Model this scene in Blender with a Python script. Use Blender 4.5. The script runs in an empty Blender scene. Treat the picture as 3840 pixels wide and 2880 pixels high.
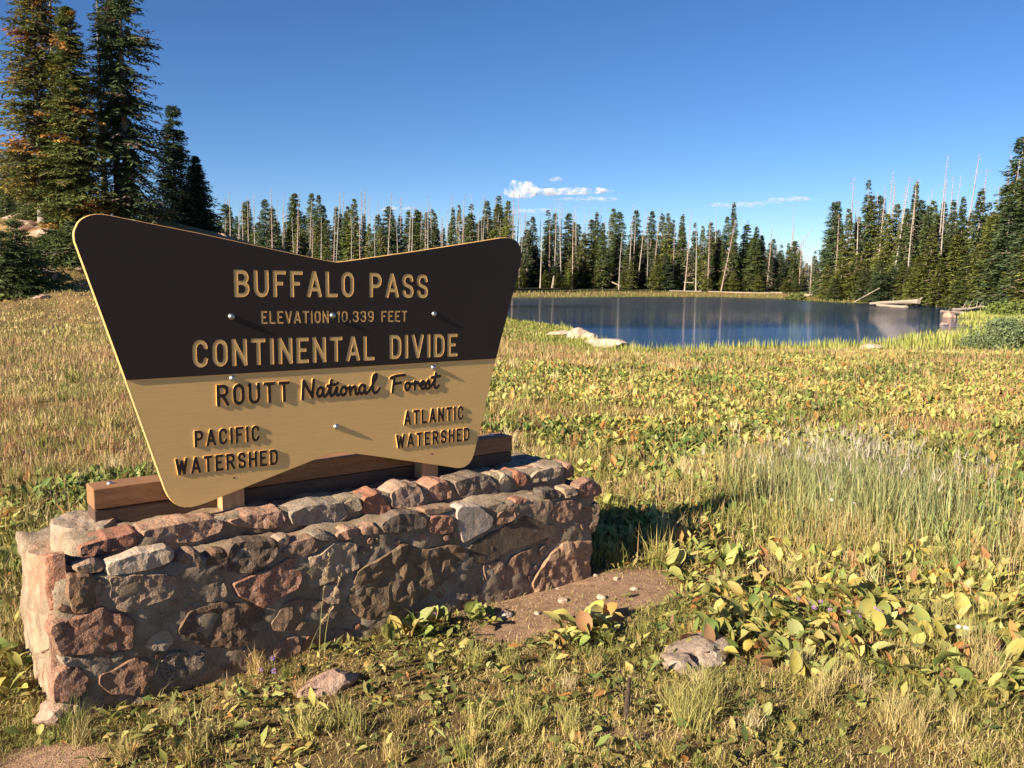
import bpy, bmesh, math, random
import numpy as np
from mathutils import Vector, Matrix, noise as mnoise
from mathutils.geometry import delaunay_2d_cdt

sc = bpy.context.scene
C = sc.collection
R = math.radians
rng = np.random.default_rng(7)
random.seed(11)

# ------------------------------------------------------------------ camera
H = 1.6
PITCH, ROLL, F, CX, CY = R(6.9), R(-0.6), 851.0, 512.0, 384.0
cp, sp, cr_, sr_ = math.cos(PITCH), math.sin(PITCH), math.cos(ROLL), math.sin(ROLL)
_r = np.array([1, 0, 0.]); _f = np.array([0, cp, -sp]); _d = np.array([0, -sp, -cp])
RM = np.array([cr_ * _r + sr_ * _d, -sr_ * _r + cr_ * _d, _f])
cam_d = bpy.data.cameras.new('camera'); cam = bpy.data.objects.new('camera', cam_d); C.objects.link(cam)
cam_d.sensor_width = 36; cam_d.lens = F / 1024 * 36; cam_d.clip_start = .05; cam_d.clip_end = 12000
m = Matrix(((RM[0][0], -RM[1][0], -RM[2][0], 0), (RM[0][1], -RM[1][1], -RM[2][1], 0), (RM[0][2], -RM[1][2], -RM[2][2], H), (0, 0, 0, 1)))
cam.matrix_world = m
sc.camera = cam

# ------------------------------------------------------------------ light
YAW = R(37.7)
DV = np.array([math.cos(YAW), math.sin(YAW), 0]); NV = np.array([math.sin(YAW), -math.cos(YAW), 0])
_l = DV - NV * 0.06 + np.array([0, 0, -0.445])            # the way the light travels
LD = Vector(_l).normalized()
elev = math.asin(-LD.z); az = math.atan2(-LD.x, -LD.y)     # azimuth of the sun from +Y, clockwise
world = bpy.data.worlds.new('World'); sc.world = world; world.use_nodes = True
nt = world.node_tree; bg = nt.nodes['Background']
sky = nt.nodes.new('ShaderNodeTexSky'); sky.sky_type = 'NISHITA'; sky.sun_disc = False
sky.sun_elevation = elev; sky.sun_rotation = az % (2 * math.pi)
sky.altitude = 3150; sky.air_density = 1.1; sky.dust_density = .05; sky.ozone_density = 3.5
hs = nt.nodes.new('ShaderNodeHueSaturation'); hs.inputs['Saturation'].default_value = 1.18; hs.inputs['Hue'].default_value = .508
nt.links.new(sky.outputs[0], hs.inputs['Color']); nt.links.new(hs.outputs[0], bg.inputs[0]); bg.inputs[1].default_value = .052
sl = bpy.data.lights.new('sun', 'SUN'); sl.energy = 5.0; sl.angle = R(.53); sl.color = (1, .87, .68)
so = bpy.data.objects.new('sun', sl); C.objects.link(so); so.rotation_euler = LD.to_track_quat('-Z', 'Y').to_euler(); so.location = (-20, -15, 20)
sc.view_settings.view_transform = 'Standard'; sc.view_settings.look = 'None'; sc.view_settings.gamma = 1
sc.view_settings.use_curve_mapping = False; sc.view_settings.exposure = 1.38
sc.cycles.max_bounces = 6; sc.cycles.volume_bounces = 3; sc.cycles.transparent_max_bounces = 8; sc.cycles.volume_step_rate = 4
sc.cycles.use_denoising = True

# ------------------------------------------------------------------ placing helpers
CAMP = np.array([0, 0, H])
O3 = np.array([-1.628, 2.904, 0.])
def ray(x, y, k=2.16): return RM.T @ np.array([(x / k - CX) / F, (y / k - CY) / F, 1])
def at_z(x, y, z=0., k=2.16):
    v = ray(x, y, k); return CAMP + v * (z - H) / v[2]
def at_d(x, y, dist, k=2.16):
    v = ray(x, y, k); return CAMP + v * dist / math.hypot(v[0], v[1])
def on_front(x, y, dep, k=3.75):
    v = ray(x, y, k); p0 = O3 - NV * dep; t = ((p0 - CAMP) @ NV) / (v @ NV); q = CAMP + v * t - O3
    return (float(q @ DV), float(q[2]))
def on_end(x, y, s, k=3.75):
    v = ray(x, y, k); p0 = O3 + DV * s; t = ((p0 - CAMP) @ DV) / (v @ DV); q = CAMP + v * t - O3
    return (float(-(q @ NV)), float(q[2]))

# ------------------------------------------------------------------ mesh helpers
def tag(o, label=None, cat=None, group=None, kind=None):
    if label: o['label'] = label
    if cat: o['category'] = cat
    if group: o['group'] = group
    if kind: o['kind'] = kind
    return o
def link(name, me, parent=None, loc=None):
    o = bpy.data.objects.new(name, me); C.objects.link(o)
    if parent: o.parent = parent
    if loc is not None: o.location = loc
    return o
def empty(name, loc, rz=0.):
    o = bpy.data.objects.new(name, None); C.objects.link(o); o.location = loc; o.rotation_euler = (0, 0, rz); o.empty_display_size = .2
    return o
def np_mesh(name, v, faces, mats, col=None, smooth=False, mi=None):
    """v (n,3); faces: list of index arrays (m,k); col (n,3) linear"""
    me = bpy.data.meshes.new(name)
    v = np.asarray(v, np.float32)
    me.vertices.add(len(v)); me.vertices.foreach_set('co', v.ravel())
    fs = [np.asarray(f, np.int32) for f in faces if len(f)]
    tot = sum(f.size for f in fs); n = sum(len(f) for f in fs)
    me.loops.add(tot); me.loops.foreach_set('vertex_index', np.concatenate([f.ravel() for f in fs]))
    me.polygons.add(n)
    cnt = np.concatenate([np.full(len(f), f.shape[1], np.int32) for f in fs])
    me.polygons.foreach_set('loop_start', np.concatenate([[0], np.cumsum(cnt)[:-1]]).astype(np.int32))
    for m_ in (mats if isinstance(mats, (list, tuple)) else [mats]): me.materials.append(m_)
    if mi is not None: me.polygons.foreach_set('material_index', np.asarray(mi, np.int32))
    if smooth: me.polygons.foreach_set('use_smooth', np.ones(n, bool))
    if col is not None:
        a = me.attributes.new('Col', 'FLOAT_COLOR', 'POINT')
        c = np.ones((len(v), 4), np.float32); c[:, :3] = col; a.data.foreach_set('color', c.ravel())
    me.update(calc_edges=True)
    return me

def _hash(ix, iy, seed):
    n = (ix * 374761393 + iy * 668265263 + seed * 362437) & 0xffffffff
    n = ((n ^ (n >> 13)) * 1274126177) & 0xffffffff
    return ((n ^ (n >> 16)) & 0xffff) / 65535.
def vnoise(x, y, seed=0):
    ix = np.floor(x).astype(np.int64); iy = np.floor(y).astype(np.int64); fx = x - ix; fy = y - iy
    fx = fx * fx * (3 - 2 * fx); fy = fy * fy * (3 - 2 * fy)
    a = _hash(ix, iy, seed); b = _hash(ix + 1, iy, seed); c = _hash(ix, iy + 1, seed); d = _hash(ix + 1, iy + 1, seed)
    return (a * (1 - fx) + b * fx) * (1 - fy) + (c * (1 - fx) + d * fx) * fy
def fbm(x, y, sc_, seed=0, oc=3):
    t = 0; a = 1; s = 0
    for i in range(oc):
        t = t + a * vnoise(x * sc_ * 2 ** i + 17.3 * i, y * sc_ * 2 ** i + 5.1 * i, seed + i); s += a; a *= .5
    return t / s
def sstep(a, b, x):
    t = np.clip((x - a) / (b - a), 0, 1); return t * t * (3 - 2 * t)

# ------------------------------------------------------------------ materials
class NT:
    def __init__(s, name):
        s.m = bpy.data.materials.new(name); s.m.use_nodes = True; s.t = s.m.node_tree; s.p = s.t.nodes['Principled BSDF']; s.out = s.t.nodes['Material Output']
    def n(s, typ, **kw):
        nd = s.t.nodes.new(typ)
        for k, v in kw.items():
            if k.startswith('i_'):
                key = k[2:]; key = int(key) if key.isdigit() else key.replace('_', ' ')
                nd.inputs[key].default_value = v
            else: setattr(nd, k, v)
        return nd
    def l(s, a, b): s.t.links.new(a, b)
    def noise(s, scale, detail=4, rough=.55, vec=None):
        n = s.n('ShaderNodeTexNoise'); n.inputs['Scale'].default_value = scale; n.inputs['Detail'].default_value = detail; n.inputs['Roughness'].default_value = rough
        if vec: s.l(vec, n.inputs['Vector'])
        return n.outputs[0]
    def ramp(s, fac, stops):
        r = s.n('ShaderNodeValToRGB'); e = r.color_ramp.elements
        while len(e) < len(stops): e.new(.5)
        for i, (p, c) in enumerate(stops): e[i].position = p; e[i].color = (*c, 1) if len(c) == 3 else c
        s.l(fac, r.inputs[0]); return r.outputs[0]
    def mix(s, fac, a, b, mode='MIX'):
        m_ = s.n('ShaderNodeMix', data_type='RGBA', blend_type=mode)
        for sock, val in ((m_.inputs[0], fac), (m_.inputs[6], a), (m_.inputs[7], b)):
            if hasattr(val, 'links'): s.l(val, sock)
            elif isinstance(val, (tuple, list)): sock.default_value = (*val, 1)
            else: sock.default_value = val
        return m_.outputs[2]
    def bump(s, h, strength=.5, dist=.01):
        b = s.n('ShaderNodeBump'); b.inputs['Strength'].default_value = strength; b.inputs['Distance'].default_value = dist
        s.l(h, b.inputs['Height']); s.l(b.outputs[0], s.p.inputs['Normal']); return b
    def coord(s, kind='Object'): return s.n('ShaderNodeTexCoord').outputs[kind]
    def attr(s, name='Col'): a = s.n('ShaderNodeAttribute'); a.attribute_name = name; return a.outputs[0]
    def objcol(s): return s.n('ShaderNodeObjectInfo').outputs['Color']
    def base(s, c):
        if hasattr(c, 'links'): s.l(c, s.p.inputs['Base Color'])
        else: s.p.inputs['Base Color'].default_value = (*c, 1)
    def rough(s, r, spec=.3): s.p.inputs['Roughness'].default_value = r; s.p.inputs['Specular IOR Level'].default_value = spec
    def translucent(s, col, f):
        tr = s.n('ShaderNodeBsdfTranslucent'); s.l(col, tr.inputs[0]); mx = s.n('ShaderNodeMixShader'); mx.inputs[0].default_value = f
        s.l(s.p.outputs[0], mx.inputs[1]); s.l(tr.outputs[0], mx.inputs[2]); s.l(mx.outputs[0], s.out.inputs['Surface'])

def mk_stone():
    M = NT('wall_stone'); co = M.coord(); oi = M.n('ShaderNodeObjectInfo')
    add = M.n('ShaderNodeVectorMath', operation='ADD'); M.l(co, add.inputs[0]); M.l(oi.outputs['Random'], add.inputs[1]); v = add.outputs[0]
    c = oi.outputs['Color']
    n1 = M.noise(9, 6, .65, v); n2 = M.noise(140, 3, .7, v); n3 = M.noise(26, 5, .7, v)
    c1 = M.mix(M.ramp(n1, [(.3, (0, 0, 0)), (.7, (1, 1, 1))]), M.mix(1., c, (.62, .56, .52), 'MULTIPLY'), M.mix(1., c, (1.25, 1.22, 1.18), 'MULTIPLY'))
    rr1 = M.ramp(oi.outputs['Random'], [(.25, (.1, .1, .1)), (.8, (1, 1, 1))])
    band = M.n('ShaderNodeTexWave'); band.inputs['Scale'].default_value = 5; band.inputs['Distortion'].default_value = 9; band.inputs['Detail'].default_value = 4; rot = M.n('ShaderNodeMapping'); M.l(v, rot.inputs[0]); M.l(M.n('ShaderNodeCombineXYZ').outputs[0], rot.inputs['Rotation']); M.l(rot.outputs[0], band.inputs['Vector'])
    c1 = M.mix(M.ramp(band.outputs[0], [(.35, (.0, .0, .0)), (.75, (.45, .45, .45))]), c1, M.mix(1., c, (1.35, 1.1, .9), 'MULTIPLY'))
    c2 = M.mix(M.mix(1., M.ramp(n2, [(.44, (0, 0, 0)), (.62, (.5, .5, .5))]), rr1, 'MULTIPLY'), c1, (.45, .38, .30))
    c3 = M.mix(M.mix(1., M.ramp(n2, [(.3, (.75, .75, .75)), (.43, (0, 0, 0))]), rr1, 'MULTIPLY'), c2, (.06, .05, .045))
    # lichen and dust
    c4 = M.mix(M.ramp(n3, [(.6, (0, 0, 0)), (.72, (.55, .55, .55))]), c3, (.34, .31, .25))
    M.base(c4); M.rough(.88, .25)
    a = M.n('ShaderNodeMath', operation='ADD'); M.l(n3, a.inputs[0]); m2 = M.n('ShaderNodeMath', operation='MULTIPLY'); M.l(n2, m2.inputs[0]); m2.inputs[1].default_value = .35; M.l(m2.outputs[0], a.inputs[1])
    M.bump(a.outputs[0], .9, .014); return M.m
def mk_mortar():
    M = NT('mortar'); co = M.coord(); n1 = M.noise(7, 6, .6, co); n2 = M.noise(90, 4, .75, co)
    c = M.ramp(n1, [(.3, (.22, .155, .10)), (.5, (.32, .24, .165)), (.72, (.47, .37, .27))])
    c = M.mix(M.ramp(n2, [(.35, (.5, .5, .5)), (.5, (0, 0, 0))]), c, (.13, .105, .08)); M.base(c); M.rough(.95, .1)
    M.bump(n2, .9, .014); return M.m
def mk_rock(name, c0, c1, c2):
    M = NT(name); co = M.coord(); n1 = M.noise(2.2, 6, .65, co); n2 = M.noise(30, 5, .7, co)
    c = M.ramp(n1, [(.3, c0), (.5, c1), (.7, c2)]); c = M.mix(M.ramp(n2, [(.3, (.6, .6, .6)), (.48, (0, 0, 0))]), c, tuple(x * .4 for x in c0)); M.base(c); M.rough(.9, .2)
    M.bump(n2, .6, .03); return M.m
def mk_wood(name, c0, c1, dirt=.0, wet=None):
    M = NT(name); co = M.coord(); mp = M.n('ShaderNodeMapping'); mp.inputs['Scale'].default_value = (1.2, 14, 14) if wet is None else wet
    M.l(co, mp.inputs[0]); n1 = M.noise(3.2, 8, .7, mp.outputs[0]); n2 = M.noise(22, 5, .7, mp.outputs[0])
    c = M.ramp(n1, [(.3, c0), (.68, c1)]); c = M.mix(M.ramp(n2, [(.34, (.75, .75, .75)), (.46, (0, 0, 0))]), c, tuple(x * .45 for x in c0)); M.base(c); M.rough(.7, .25)
    M.bump(n2, .35, .002); return M.m
def mk_board(name, c, rough):
    M = NT(name); co = M.coord(); mp = M.n('ShaderNodeMapping'); mp.inputs['Scale'].default_value = (1.5, 30, 55); M.l(co, mp.inputs[0])
    n1 = M.noise(4, 5, .6, mp.outputs[0]); n2 = M.noise(420, 2, .5, co); n3 = M.noise(3, 4, .6, co)
    cc = M.mix(M.ramp(n1, [(.35, (0, 0, 0)), (.7, (1, 1, 1))]), tuple(x * .93 for x in c), tuple(x * 1.05 for x in c))
    cc = M.mix(M.ramp(n3, [(.45, (0, 0, 0)), (.75, (.35, .35, .35))]), cc, tuple(x * .8 + .02 for x in c))
    M.base(cc); M.rough(rough, .4)
    r = M.ramp(n3, [(.3, (rough - .07,) * 3), (.7, (rough + .08,) * 3)]); M.l(r, M.p.inputs['Roughness'])
    M.bump(n2, .12, .0006); return M.m
def mk_attr(name, rough=.7, trans=0., spec=.25, useobj=False, rnd=0.):
    M = NT(name); c = M.objcol() if useobj else M.attr()
    if rnd:
        oi = M.n('ShaderNodeObjectInfo'); c = M.mix(1., c, M.ramp(oi.outputs['Random'], [(0, (1 - rnd,) * 3), (.5, (1, 1, 1 - rnd * .4)), (1, (1 + rnd * .6, 1 + rnd * .5, 1))]), 'MULTIPLY')
    M.base(c); M.rough(rough, spec)
    if trans: M.translucent(c, trans)
    return M.m
def mk_leaf(name, useobj):
    M = NT(name); c = M.objcol() if useobj else M.attr(); co = M.coord()
    n = M.noise(38 if useobj else 12, 4, .6, co)
    c = M.mix(M.ramp(n, [(.42, (0, 0, 0)), (.66, (.7, .7, .7))]), c, M.mix(1., c, (1.18, .9, .6), 'MULTIPLY'))
    M.base(c); M.rough(.7, .22); M.translucent(c, .32); return M.m
def mk_bark(name, c0, c1, sc_=6.):
    M = NT(name); co = M.coord(); mp = M.n('ShaderNodeMapping'); mp.inputs['Scale'].default_value = (6, 6, 1.2); M.l(co, mp.inputs[0])
    n = M.noise(sc_, 6, .7, mp.outputs[0]); n2 = M.noise(1.1, 3, .6, co)
    c = M.ramp(n, [(.32, c0), (.62, c1)]); c = M.mix(M.ramp(n2, [(.4, (0, 0, 0)), (.7, (.5, .5, .5))]), c, tuple(x * .5 for x in c1)); M.base(c); M.rough(.9, .1); M.bump(n, .5, .03); return M.m
M_stone = mk_stone(); M_mortar = mk_mortar()
M_rockp = mk_rock('pink_granite', (.26, .16, .12), (.40, .26, .19), (.50, .37, .29))
M_rockc = mk_rock('cream_granite', (.36, .25, .18), (.50, .38, .28), (.60, .50, .40))
M_rockg = mk_rock('grey_granite', (.20, .145, .11), (.32, .24, .185), (.40, .32, .25))
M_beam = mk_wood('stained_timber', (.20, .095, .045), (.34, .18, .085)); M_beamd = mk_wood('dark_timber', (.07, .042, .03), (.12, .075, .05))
M_post = mk_wood('post_timber', (.34, .19, .09), (.50, .31, .16), wet=(14, 14, 1.2)); M_brown = mk_board('brown_plastic', (.029, .0165, .0100), .62); M_tan = mk_board('tan_plastic', (.92, .565, .20), .5)
M_steel = mk_attr('galvanised_steel', .42, 0, .5, True); M_steel.node_tree.nodes['Principled BSDF'].inputs['Metallic'].default_value = 1
M_grass = mk_attr('grass_blades', .6, .22, .2); M_leafO = mk_leaf('broad_leaf', True); M_leafA = mk_leaf('broad_leaves', False)
M_needle = mk_attr('needles', .75, .12, .12, rnd=.22); M_needleN = mk_attr('near_needles', .8, .2, .1)
M_bark = mk_bark('grey_bark', (.14, .115, .095), (.36, .31, .265)); M_snag = mk_bark('bleached_wood', (.23, .195, .17), (.42, .37, .33)); M_snag2 = mk_bark('red_brown_bark', (.24, .17, .14), (.42, .33, .28))
M_drift = mk_bark('driftwood', (.20, .15, .115), (.42, .35, .28), 4.); M_flower = mk_attr('petals', .6, .25, .2)
M_stick = mk_bark('dark_stick', (.03, .022, .017), (.10, .07, .05), 8.)

# ------------------------------------------------------------------ lake outline and terrain
WZ = -0.35
lake_px = [(1000, 668), (1050, 690), (1105, 697), (1165, 702), (1215, 709), (1235, 722), (1262, 733), (1300, 741), (1345, 752), (1420, 755), (1520, 754), (1560, 748), (1660, 746), (1760, 747), (1800, 741), (1860, 743), (1930, 737),
           (1965, 729), (2020, 722), (2075, 719), (2110, 717), (2118, 707), (2085, 703), (2080, 696), (2150, 694), (2150, 690), (2078, 688), (2083, 679), (2155, 673.5), (2175, 670), (2110, 667), (2060, 665), (2000, 661), (1930, 656), (1850, 655),
           (1760, 651), (1680, 645.5), (1560, 642), (1400, 641), (1250, 642.5), (1120, 643), (1000, 644), (900, 650)]
lake = np.array([at_z(x, y, WZ)[:2] for x, y in lake_px])
def sdf_poly(P, x, y):
    x = np.asarray(x, float); y = np.asarray(y, float); d = np.full(x.shape, 1e18); ins = np.zeros(x.shape, bool); n = len(P)
    for i in range(n):
        ax, ay = P[i]; bx, by = P[(i + 1) % n]; ex, ey = bx - ax, by - ay
        wx, wy = x - ax, y - ay; t = np.clip((wx * ex + wy * ey) / (ex * ex + ey * ey + 1e-12), 0, 1)
        d = np.minimum(d, (wx - ex * t) ** 2 + (wy - ey * t) ** 2)
        c = (ay > y) != (by > y)
        with np.errstate(divide='ignore', invalid='ignore'): xi = ax + (y - ay) * ex / (ey if ey else 1e-12)
        ins ^= c & (x < xi)
    d = np.sqrt(d); return np.where(ins, -d, d)
KN = at_d(215, 600, 56)      # centre of the rocky knoll on the left
KN2 = at_d(-250, 600, 62)
def height(x, y):
    x = np.asarray(x, float); y = np.asarray(y, float)
    r = np.hypot(x, y)
    d = sdf_poly(lake, x, y)
    far = y > 60
    z = -0.33 + .33 * sstep(0, 9, d) * 1.0
    z = np.where(d < 0, -0.36 - .9 * sstep(0, 6, -d) - .012, z)
    z = z + sstep(.5, 3, d) * (fbm(x, y, .35, 3) - .5) * .16 * sstep(3, 9, r)
    z = z + (fbm(x, y, 2.3, 9) - .5) * .05 * sstep(0, 1, d)
    k = np.maximum(np.exp(-(((x - KN[0]) / 14.5) ** 2 + ((y - KN[1]) / 13) ** 2) ** 1.5) * 4.5, np.exp(-(((x - KN2[0]) / 24) ** 2 + ((y - KN2[1]) / 16) ** 2) ** 1.3) * 4.4)
    k = k * (.80 + .4 * fbm(x, y, .16, 21, 4)) + (fbm(x, y, .5, 31, 3) - .5) * .9 * np.clip(k, 0, 1)
    z = z + k
    z = z + sstep(100, 230, r) * sstep(1, 25, d) * (2.5 + 3. * sstep(0, -80, x)) + sstep(220, 900, r) * 6
    return z
ang = np.concatenate([np.arange(-48, 48, .4), np.arange(48, 312, 3.)]) * math.pi / 180
rad = [0.0, .6, 1.2]
while rad[-1] < 4000: rad.append(rad[-1] + max(.06, rad[-1] * .0145) if rad[-1] > 1.2 and rad[-1] < 240 else rad[-1] * 1.12 if rad[-1] >= 240 else rad[-1] + .2)
rad = np.array(rad[1:])
AA, RR = np.meshgrid(ang, rad); gx = (np.sin(AA) * RR).ravel(); gy = (np.cos(AA) * RR).ravel()
gz = height(gx, gy)
na, nr = len(ang), len(rad)
i0 = (np.arange(nr - 1)[:, None] * na + np.arange(na)[None]).ravel(); i1 = (np.arange(nr - 1)[:, None] * na + (np.arange(na)[None] + 1) % na).ravel()
quads = np.stack([i0, i1, i1 + na, i0 + na], 1)[:, ::-1]
gv = np.concatenate([np.stack([gx, gy, gz], 1), [[0, 0, 0]]]); cidx = len(gv) - 1
fan = np.stack([np.arange(na), np.full(na, cidx), (np.arange(na) + 1) % na], 1)
# colour zones of the ground
def ell(x, y, px, py, rx, ry, z=0, rot=0.):
    c = at_z(px, py, z); dx, dy = x - c[0], y - c[1]; a = math.cos(rot); b = math.sin(rot)
    u = (dx * a + dy * b) / rx; v = (-dx * b + dy * a) / ry
    return u * u + v * v
def dirt_mask(x, y):
    w = (fbm(x, y, 3.5, 41) - .5) * 1.1
    ds = ((x - O3[0]) * DV[0] + (y - O3[1]) * DV[1]); dn = -((x - O3[0]) * NV[0] + (y - O3[1]) * NV[1])
    a = 1 - sstep(.6, 1.25, ell(x, y, 1235, 1305, .62, .36, 0, YAW) + w)
    a = np.maximum(a, 1 - sstep(.6, 1.2, ell(x, y, 1150, 1345, .36, .2, 0, YAW) + w))
    a = np.maximum(a, (1 - sstep(.6, 1.2, ell(x, y, 1390, 1250, .32, .12, 0, YAW) + w)))
    a = np.maximum(a, (1 - sstep(.5, 1.3, ell(x, y, 80, 1650, .2, .13) + w)))
    a = np.maximum(a, (1 - sstep(.5, 1.3, ell(x, y, 1620, 1440, .22, .08) + w)) * .8)
    a = np.maximum(a, (1 - sstep(.5, 1.3, ell(x, y, 1330, 1590, .3, .06) + w)) * .6)
    return np.clip(a, 0, 1)
def ground_col(x, y):
    d = sdf_poly(lake, x, y); n = fbm(x, y, .8, 51, 4); n2 = fbm(x, y, .13, 61, 3); r = np.hypot(x, y)
    lit = np.array([.12, .085, .045]); straw = np.array([.29, .21, .095]); green = np.array([.12, .125, .035]); red = np.array([.27, .15, .085])
    c = lit + (straw - lit) * np.clip(n[:, None] * 1.5 - .35, 0, 1)
    f = sstep(5, 14, r)[:, None]
    fc = straw * (1 - n2[:, None]) + (red * .5 + straw * .5) * n2[:, None]; fc = fc * (1 - .5 * sstep(.45, .7, n)[:, None]) + green * .5 * sstep(.45, .7, n)[:, None]
    c = c * (1 - f) + fc * f
    g = ((1 - sstep(1., 4.5, d)) * sstep(20, 30, r))[:, None]; c = c * (1 - g) + np.array([.17, .18, .045]) * g
    ff = (sstep(75, 100, r) * sstep(9, 15, d))[:, None]; c = c * (1 - ff) + np.array([.06, .062, .03]) * ff
    dm = dirt_mask(x, y)[:, None]; c = c * (1 - dm) + np.array([.40, .26, .175]) * dm
    # rocky slope of the knoll
    kk = (sstep(.8, 2.2, height(x, y)) * sstep(.56, .68, fbm(x, y, .45, 71, 3)) * (r < 85))[:, None] * .55; c = c * (1 - kk) + np.array([.36, .24, .17]) * kk
    wt = (d < 0)[:, None]; c = np.where(wt, np.array([.05, .04, .025]), c)
    return c
gc = np.concatenate([ground_col(gx, gy), [[.2, .14, .08]]])
def mk_ground():
    M = NT('meadow_soil'); co = M.coord(); c = M.attr(); n1 = M.noise(24, 6, .75, co); n2 = M.noise(150, 3, .7, co); n0 = M.noise(1.1, 5, .7, co)
    c = M.mix(1., c, M.ramp(n1, [(.3, (.55, .5, .45)), (.5, (1, 1, 1)), (.7, (1.4, 1.35, 1.2))]), 'MULTIPLY')
    c = M.mix(1., c, M.ramp(n2, [(.35, (.7, .68, .65)), (.6, (1.15, 1.12, 1.08))]), 'MULTIPLY')
    c = M.mix(1., c, M.ramp(n0, [(.35, (.8, .82, .8)), (.65, (1.15, 1.1, 1.1))]), 'MULTIPLY')
    M.base(c); M.rough(.95, .1); a = M.n('ShaderNodeMath', operation='ADD'); M.l(n1, a.inputs[0]); M.l(n2, a.inputs[1]); M.bump(a.outputs[0], .8, .02); return M.m
g = link('ground', np_mesh('ground', gv, [quads, fan], mk_ground(), gc, True)); tag(g, kind='structure')

# lake water
def mk_water():
    M = NT('lake_water'); co = M.coord()
    d = M.n('ShaderNodeMapping'); d.inputs['Scale'].default_value = (.55, 2.2, 1); d.inputs['Rotation'].default_value = (0, 0, R(-12)); M.l(co, d.inputs[0])
    n1 = M.noise(2.6, 4, .6, d.outputs[0]); n2 = M.noise(.9, 2, .5, d.outputs[0])
    # gusts ruffle the far half; the near water is calmer
    sx = M.n('ShaderNodeSeparateXYZ'); M.l(co, sx.inputs[0])
    g1 = M.noise(.035, 3, .5, co); ad = M.n('ShaderNodeMath', operation='MULTIPLY_ADD'); M.l(g1, ad.inputs[0]); ad.inputs[1].default_value = 34.; M.l(sx.outputs[1], ad.inputs[2])
    mr = M.n('ShaderNodeMapRange'); mr.inputs['From Min'].default_value = 54; mr.inputs['From Max'].default_value = 80; mr.inputs['To Min'].default_value = .075; mr.inputs['To Max'].default_value = 1.; M.l(ad.outputs[0], mr.inputs[0])
    a = M.n('ShaderNodeMath', operation='ADD'); M.l(n1, a.inputs[0]); M.l(n2, a.inputs[1])
    b = M.n('ShaderNodeBump'); b.inputs['Distance'].default_value = .9; M.l(mr.outputs[0], b.inputs['Strength']); M.l(a.outputs[0], b.inputs['Height']); M.l(b.outputs[0], M.p.inputs['Normal'])
    M.base((.009, .023, .050)); m3 = M.n('ShaderNodeMapRange'); m3.inputs['From Min'].default_value = 56; m3.inputs['From Max'].default_value = 90; m3.inputs['To Min'].default_value = .02; m3.inputs['To Max'].default_value = .14; M.l(ad.outputs[0], m3.inputs[0]); M.l(m3.outputs[0], M.p.inputs['Roughness'])
    M.p.inputs['IOR'].default_value = 1.33; M.p.inputs['Specular IOR Level'].default_value = .5
    return M.m
bm = bmesh.new(); grown = lake.mean(0)
vs = [bm.verts.new((p[0], p[1], WZ)) for p in [(-60, 22), (75, 22), (130, 60), (150, 160), (-90, 160)]]
bm.faces.new(vs); me = bpy.data.meshes.new('lake_water'); bm.to_mesh(me); bm.free(); me.materials.append(mk_water())
w = link('lake_water', me); tag(w, kind='structure')

# ------------------------------------------------------------------ stone wall
wall = empty('stone_wall', O3, YAW)
tag(wall, 'low two-tiered wall of red, grey and white fieldstones set in mortar under the sign', 'stone wall')
def mortar_box(s0, s1, d0, d1, z0, z1, name, seed, sag=0.):
    st = .03; verts = []; idx = {}; faces = []
    ns, nd, nz = int((s1 - s0) / st) + 1, int((d1 - d0) / st) + 1, max(3, int((z1 - z0) / st) + 1)
    cr = .065
    def P(i, j, k):
        key = (i, j, k)
        if key in idx: return idx[key]
        s = s0 + (s1 - s0) * i / ns; d = d0 + (d1 - d0) * j / nd; z = z0 + (z1 - z0) * k / nz
        q = Vector((s * 1., d, z)); n = mnoise.noise_vector(q * 7 + Vector((seed, 0, 0))) * .018 + mnoise.noise_vector(q * 22) * .013
        # soften the plan corners and top edge
        c = Vector((min(max(s, s0 + cr), s1 - cr), min(max(d, d0 + cr), d1 - cr), min(z, z1 - .03)))
        v = q - c
        if v.length > cr: v *= cr / v.length
        q = c + v if (v.length > 0) else q
        q += n
        if k == nz: q.z -= sag * max(0, (s - 1.9)) ** 1.5
        idx[key] = len(verts); verts.append(q); return idx[key]
    for i in range(ns):
        for k in range(nz):
            faces.append((P(i, 0, k), P(i + 1, 0, k), P(i + 1, 0, k + 1), P(i, 0, k + 1))); faces.append((P(i + 1, nd, k), P(i, nd, k), P(i, nd, k + 1), P(i + 1, nd, k + 1)))
        for j in range(nd): faces.append((P(i, j, nz), P(i + 1, j, nz), P(i + 1, j + 1, nz), P(i, j + 1, nz)))
    for j in range(nd):
        for k in range(nz):
            faces.append((P(0, j + 1, k), P(0, j, k), P(0, j, k + 1), P(0, j + 1, k + 1))); faces.append((P(ns, j, k), P(ns, j + 1, k), P(ns, j + 1, k + 1), P(ns, j, k + 1)))
    me = bpy.data.meshes.new(name); me.from_pydata(verts, [], faces); me.materials.append(M_mortar)
    for p in me.polygons: p.use_smooth = True
    return link(name, me, wall)
mortar_box(.0, 2.65, -.001, .80, -.12, .515, 'mortar', 1, .09)
mortar_box(.09, 2.58, .150, .62, .48, .604, 'mortar', 2)

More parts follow.
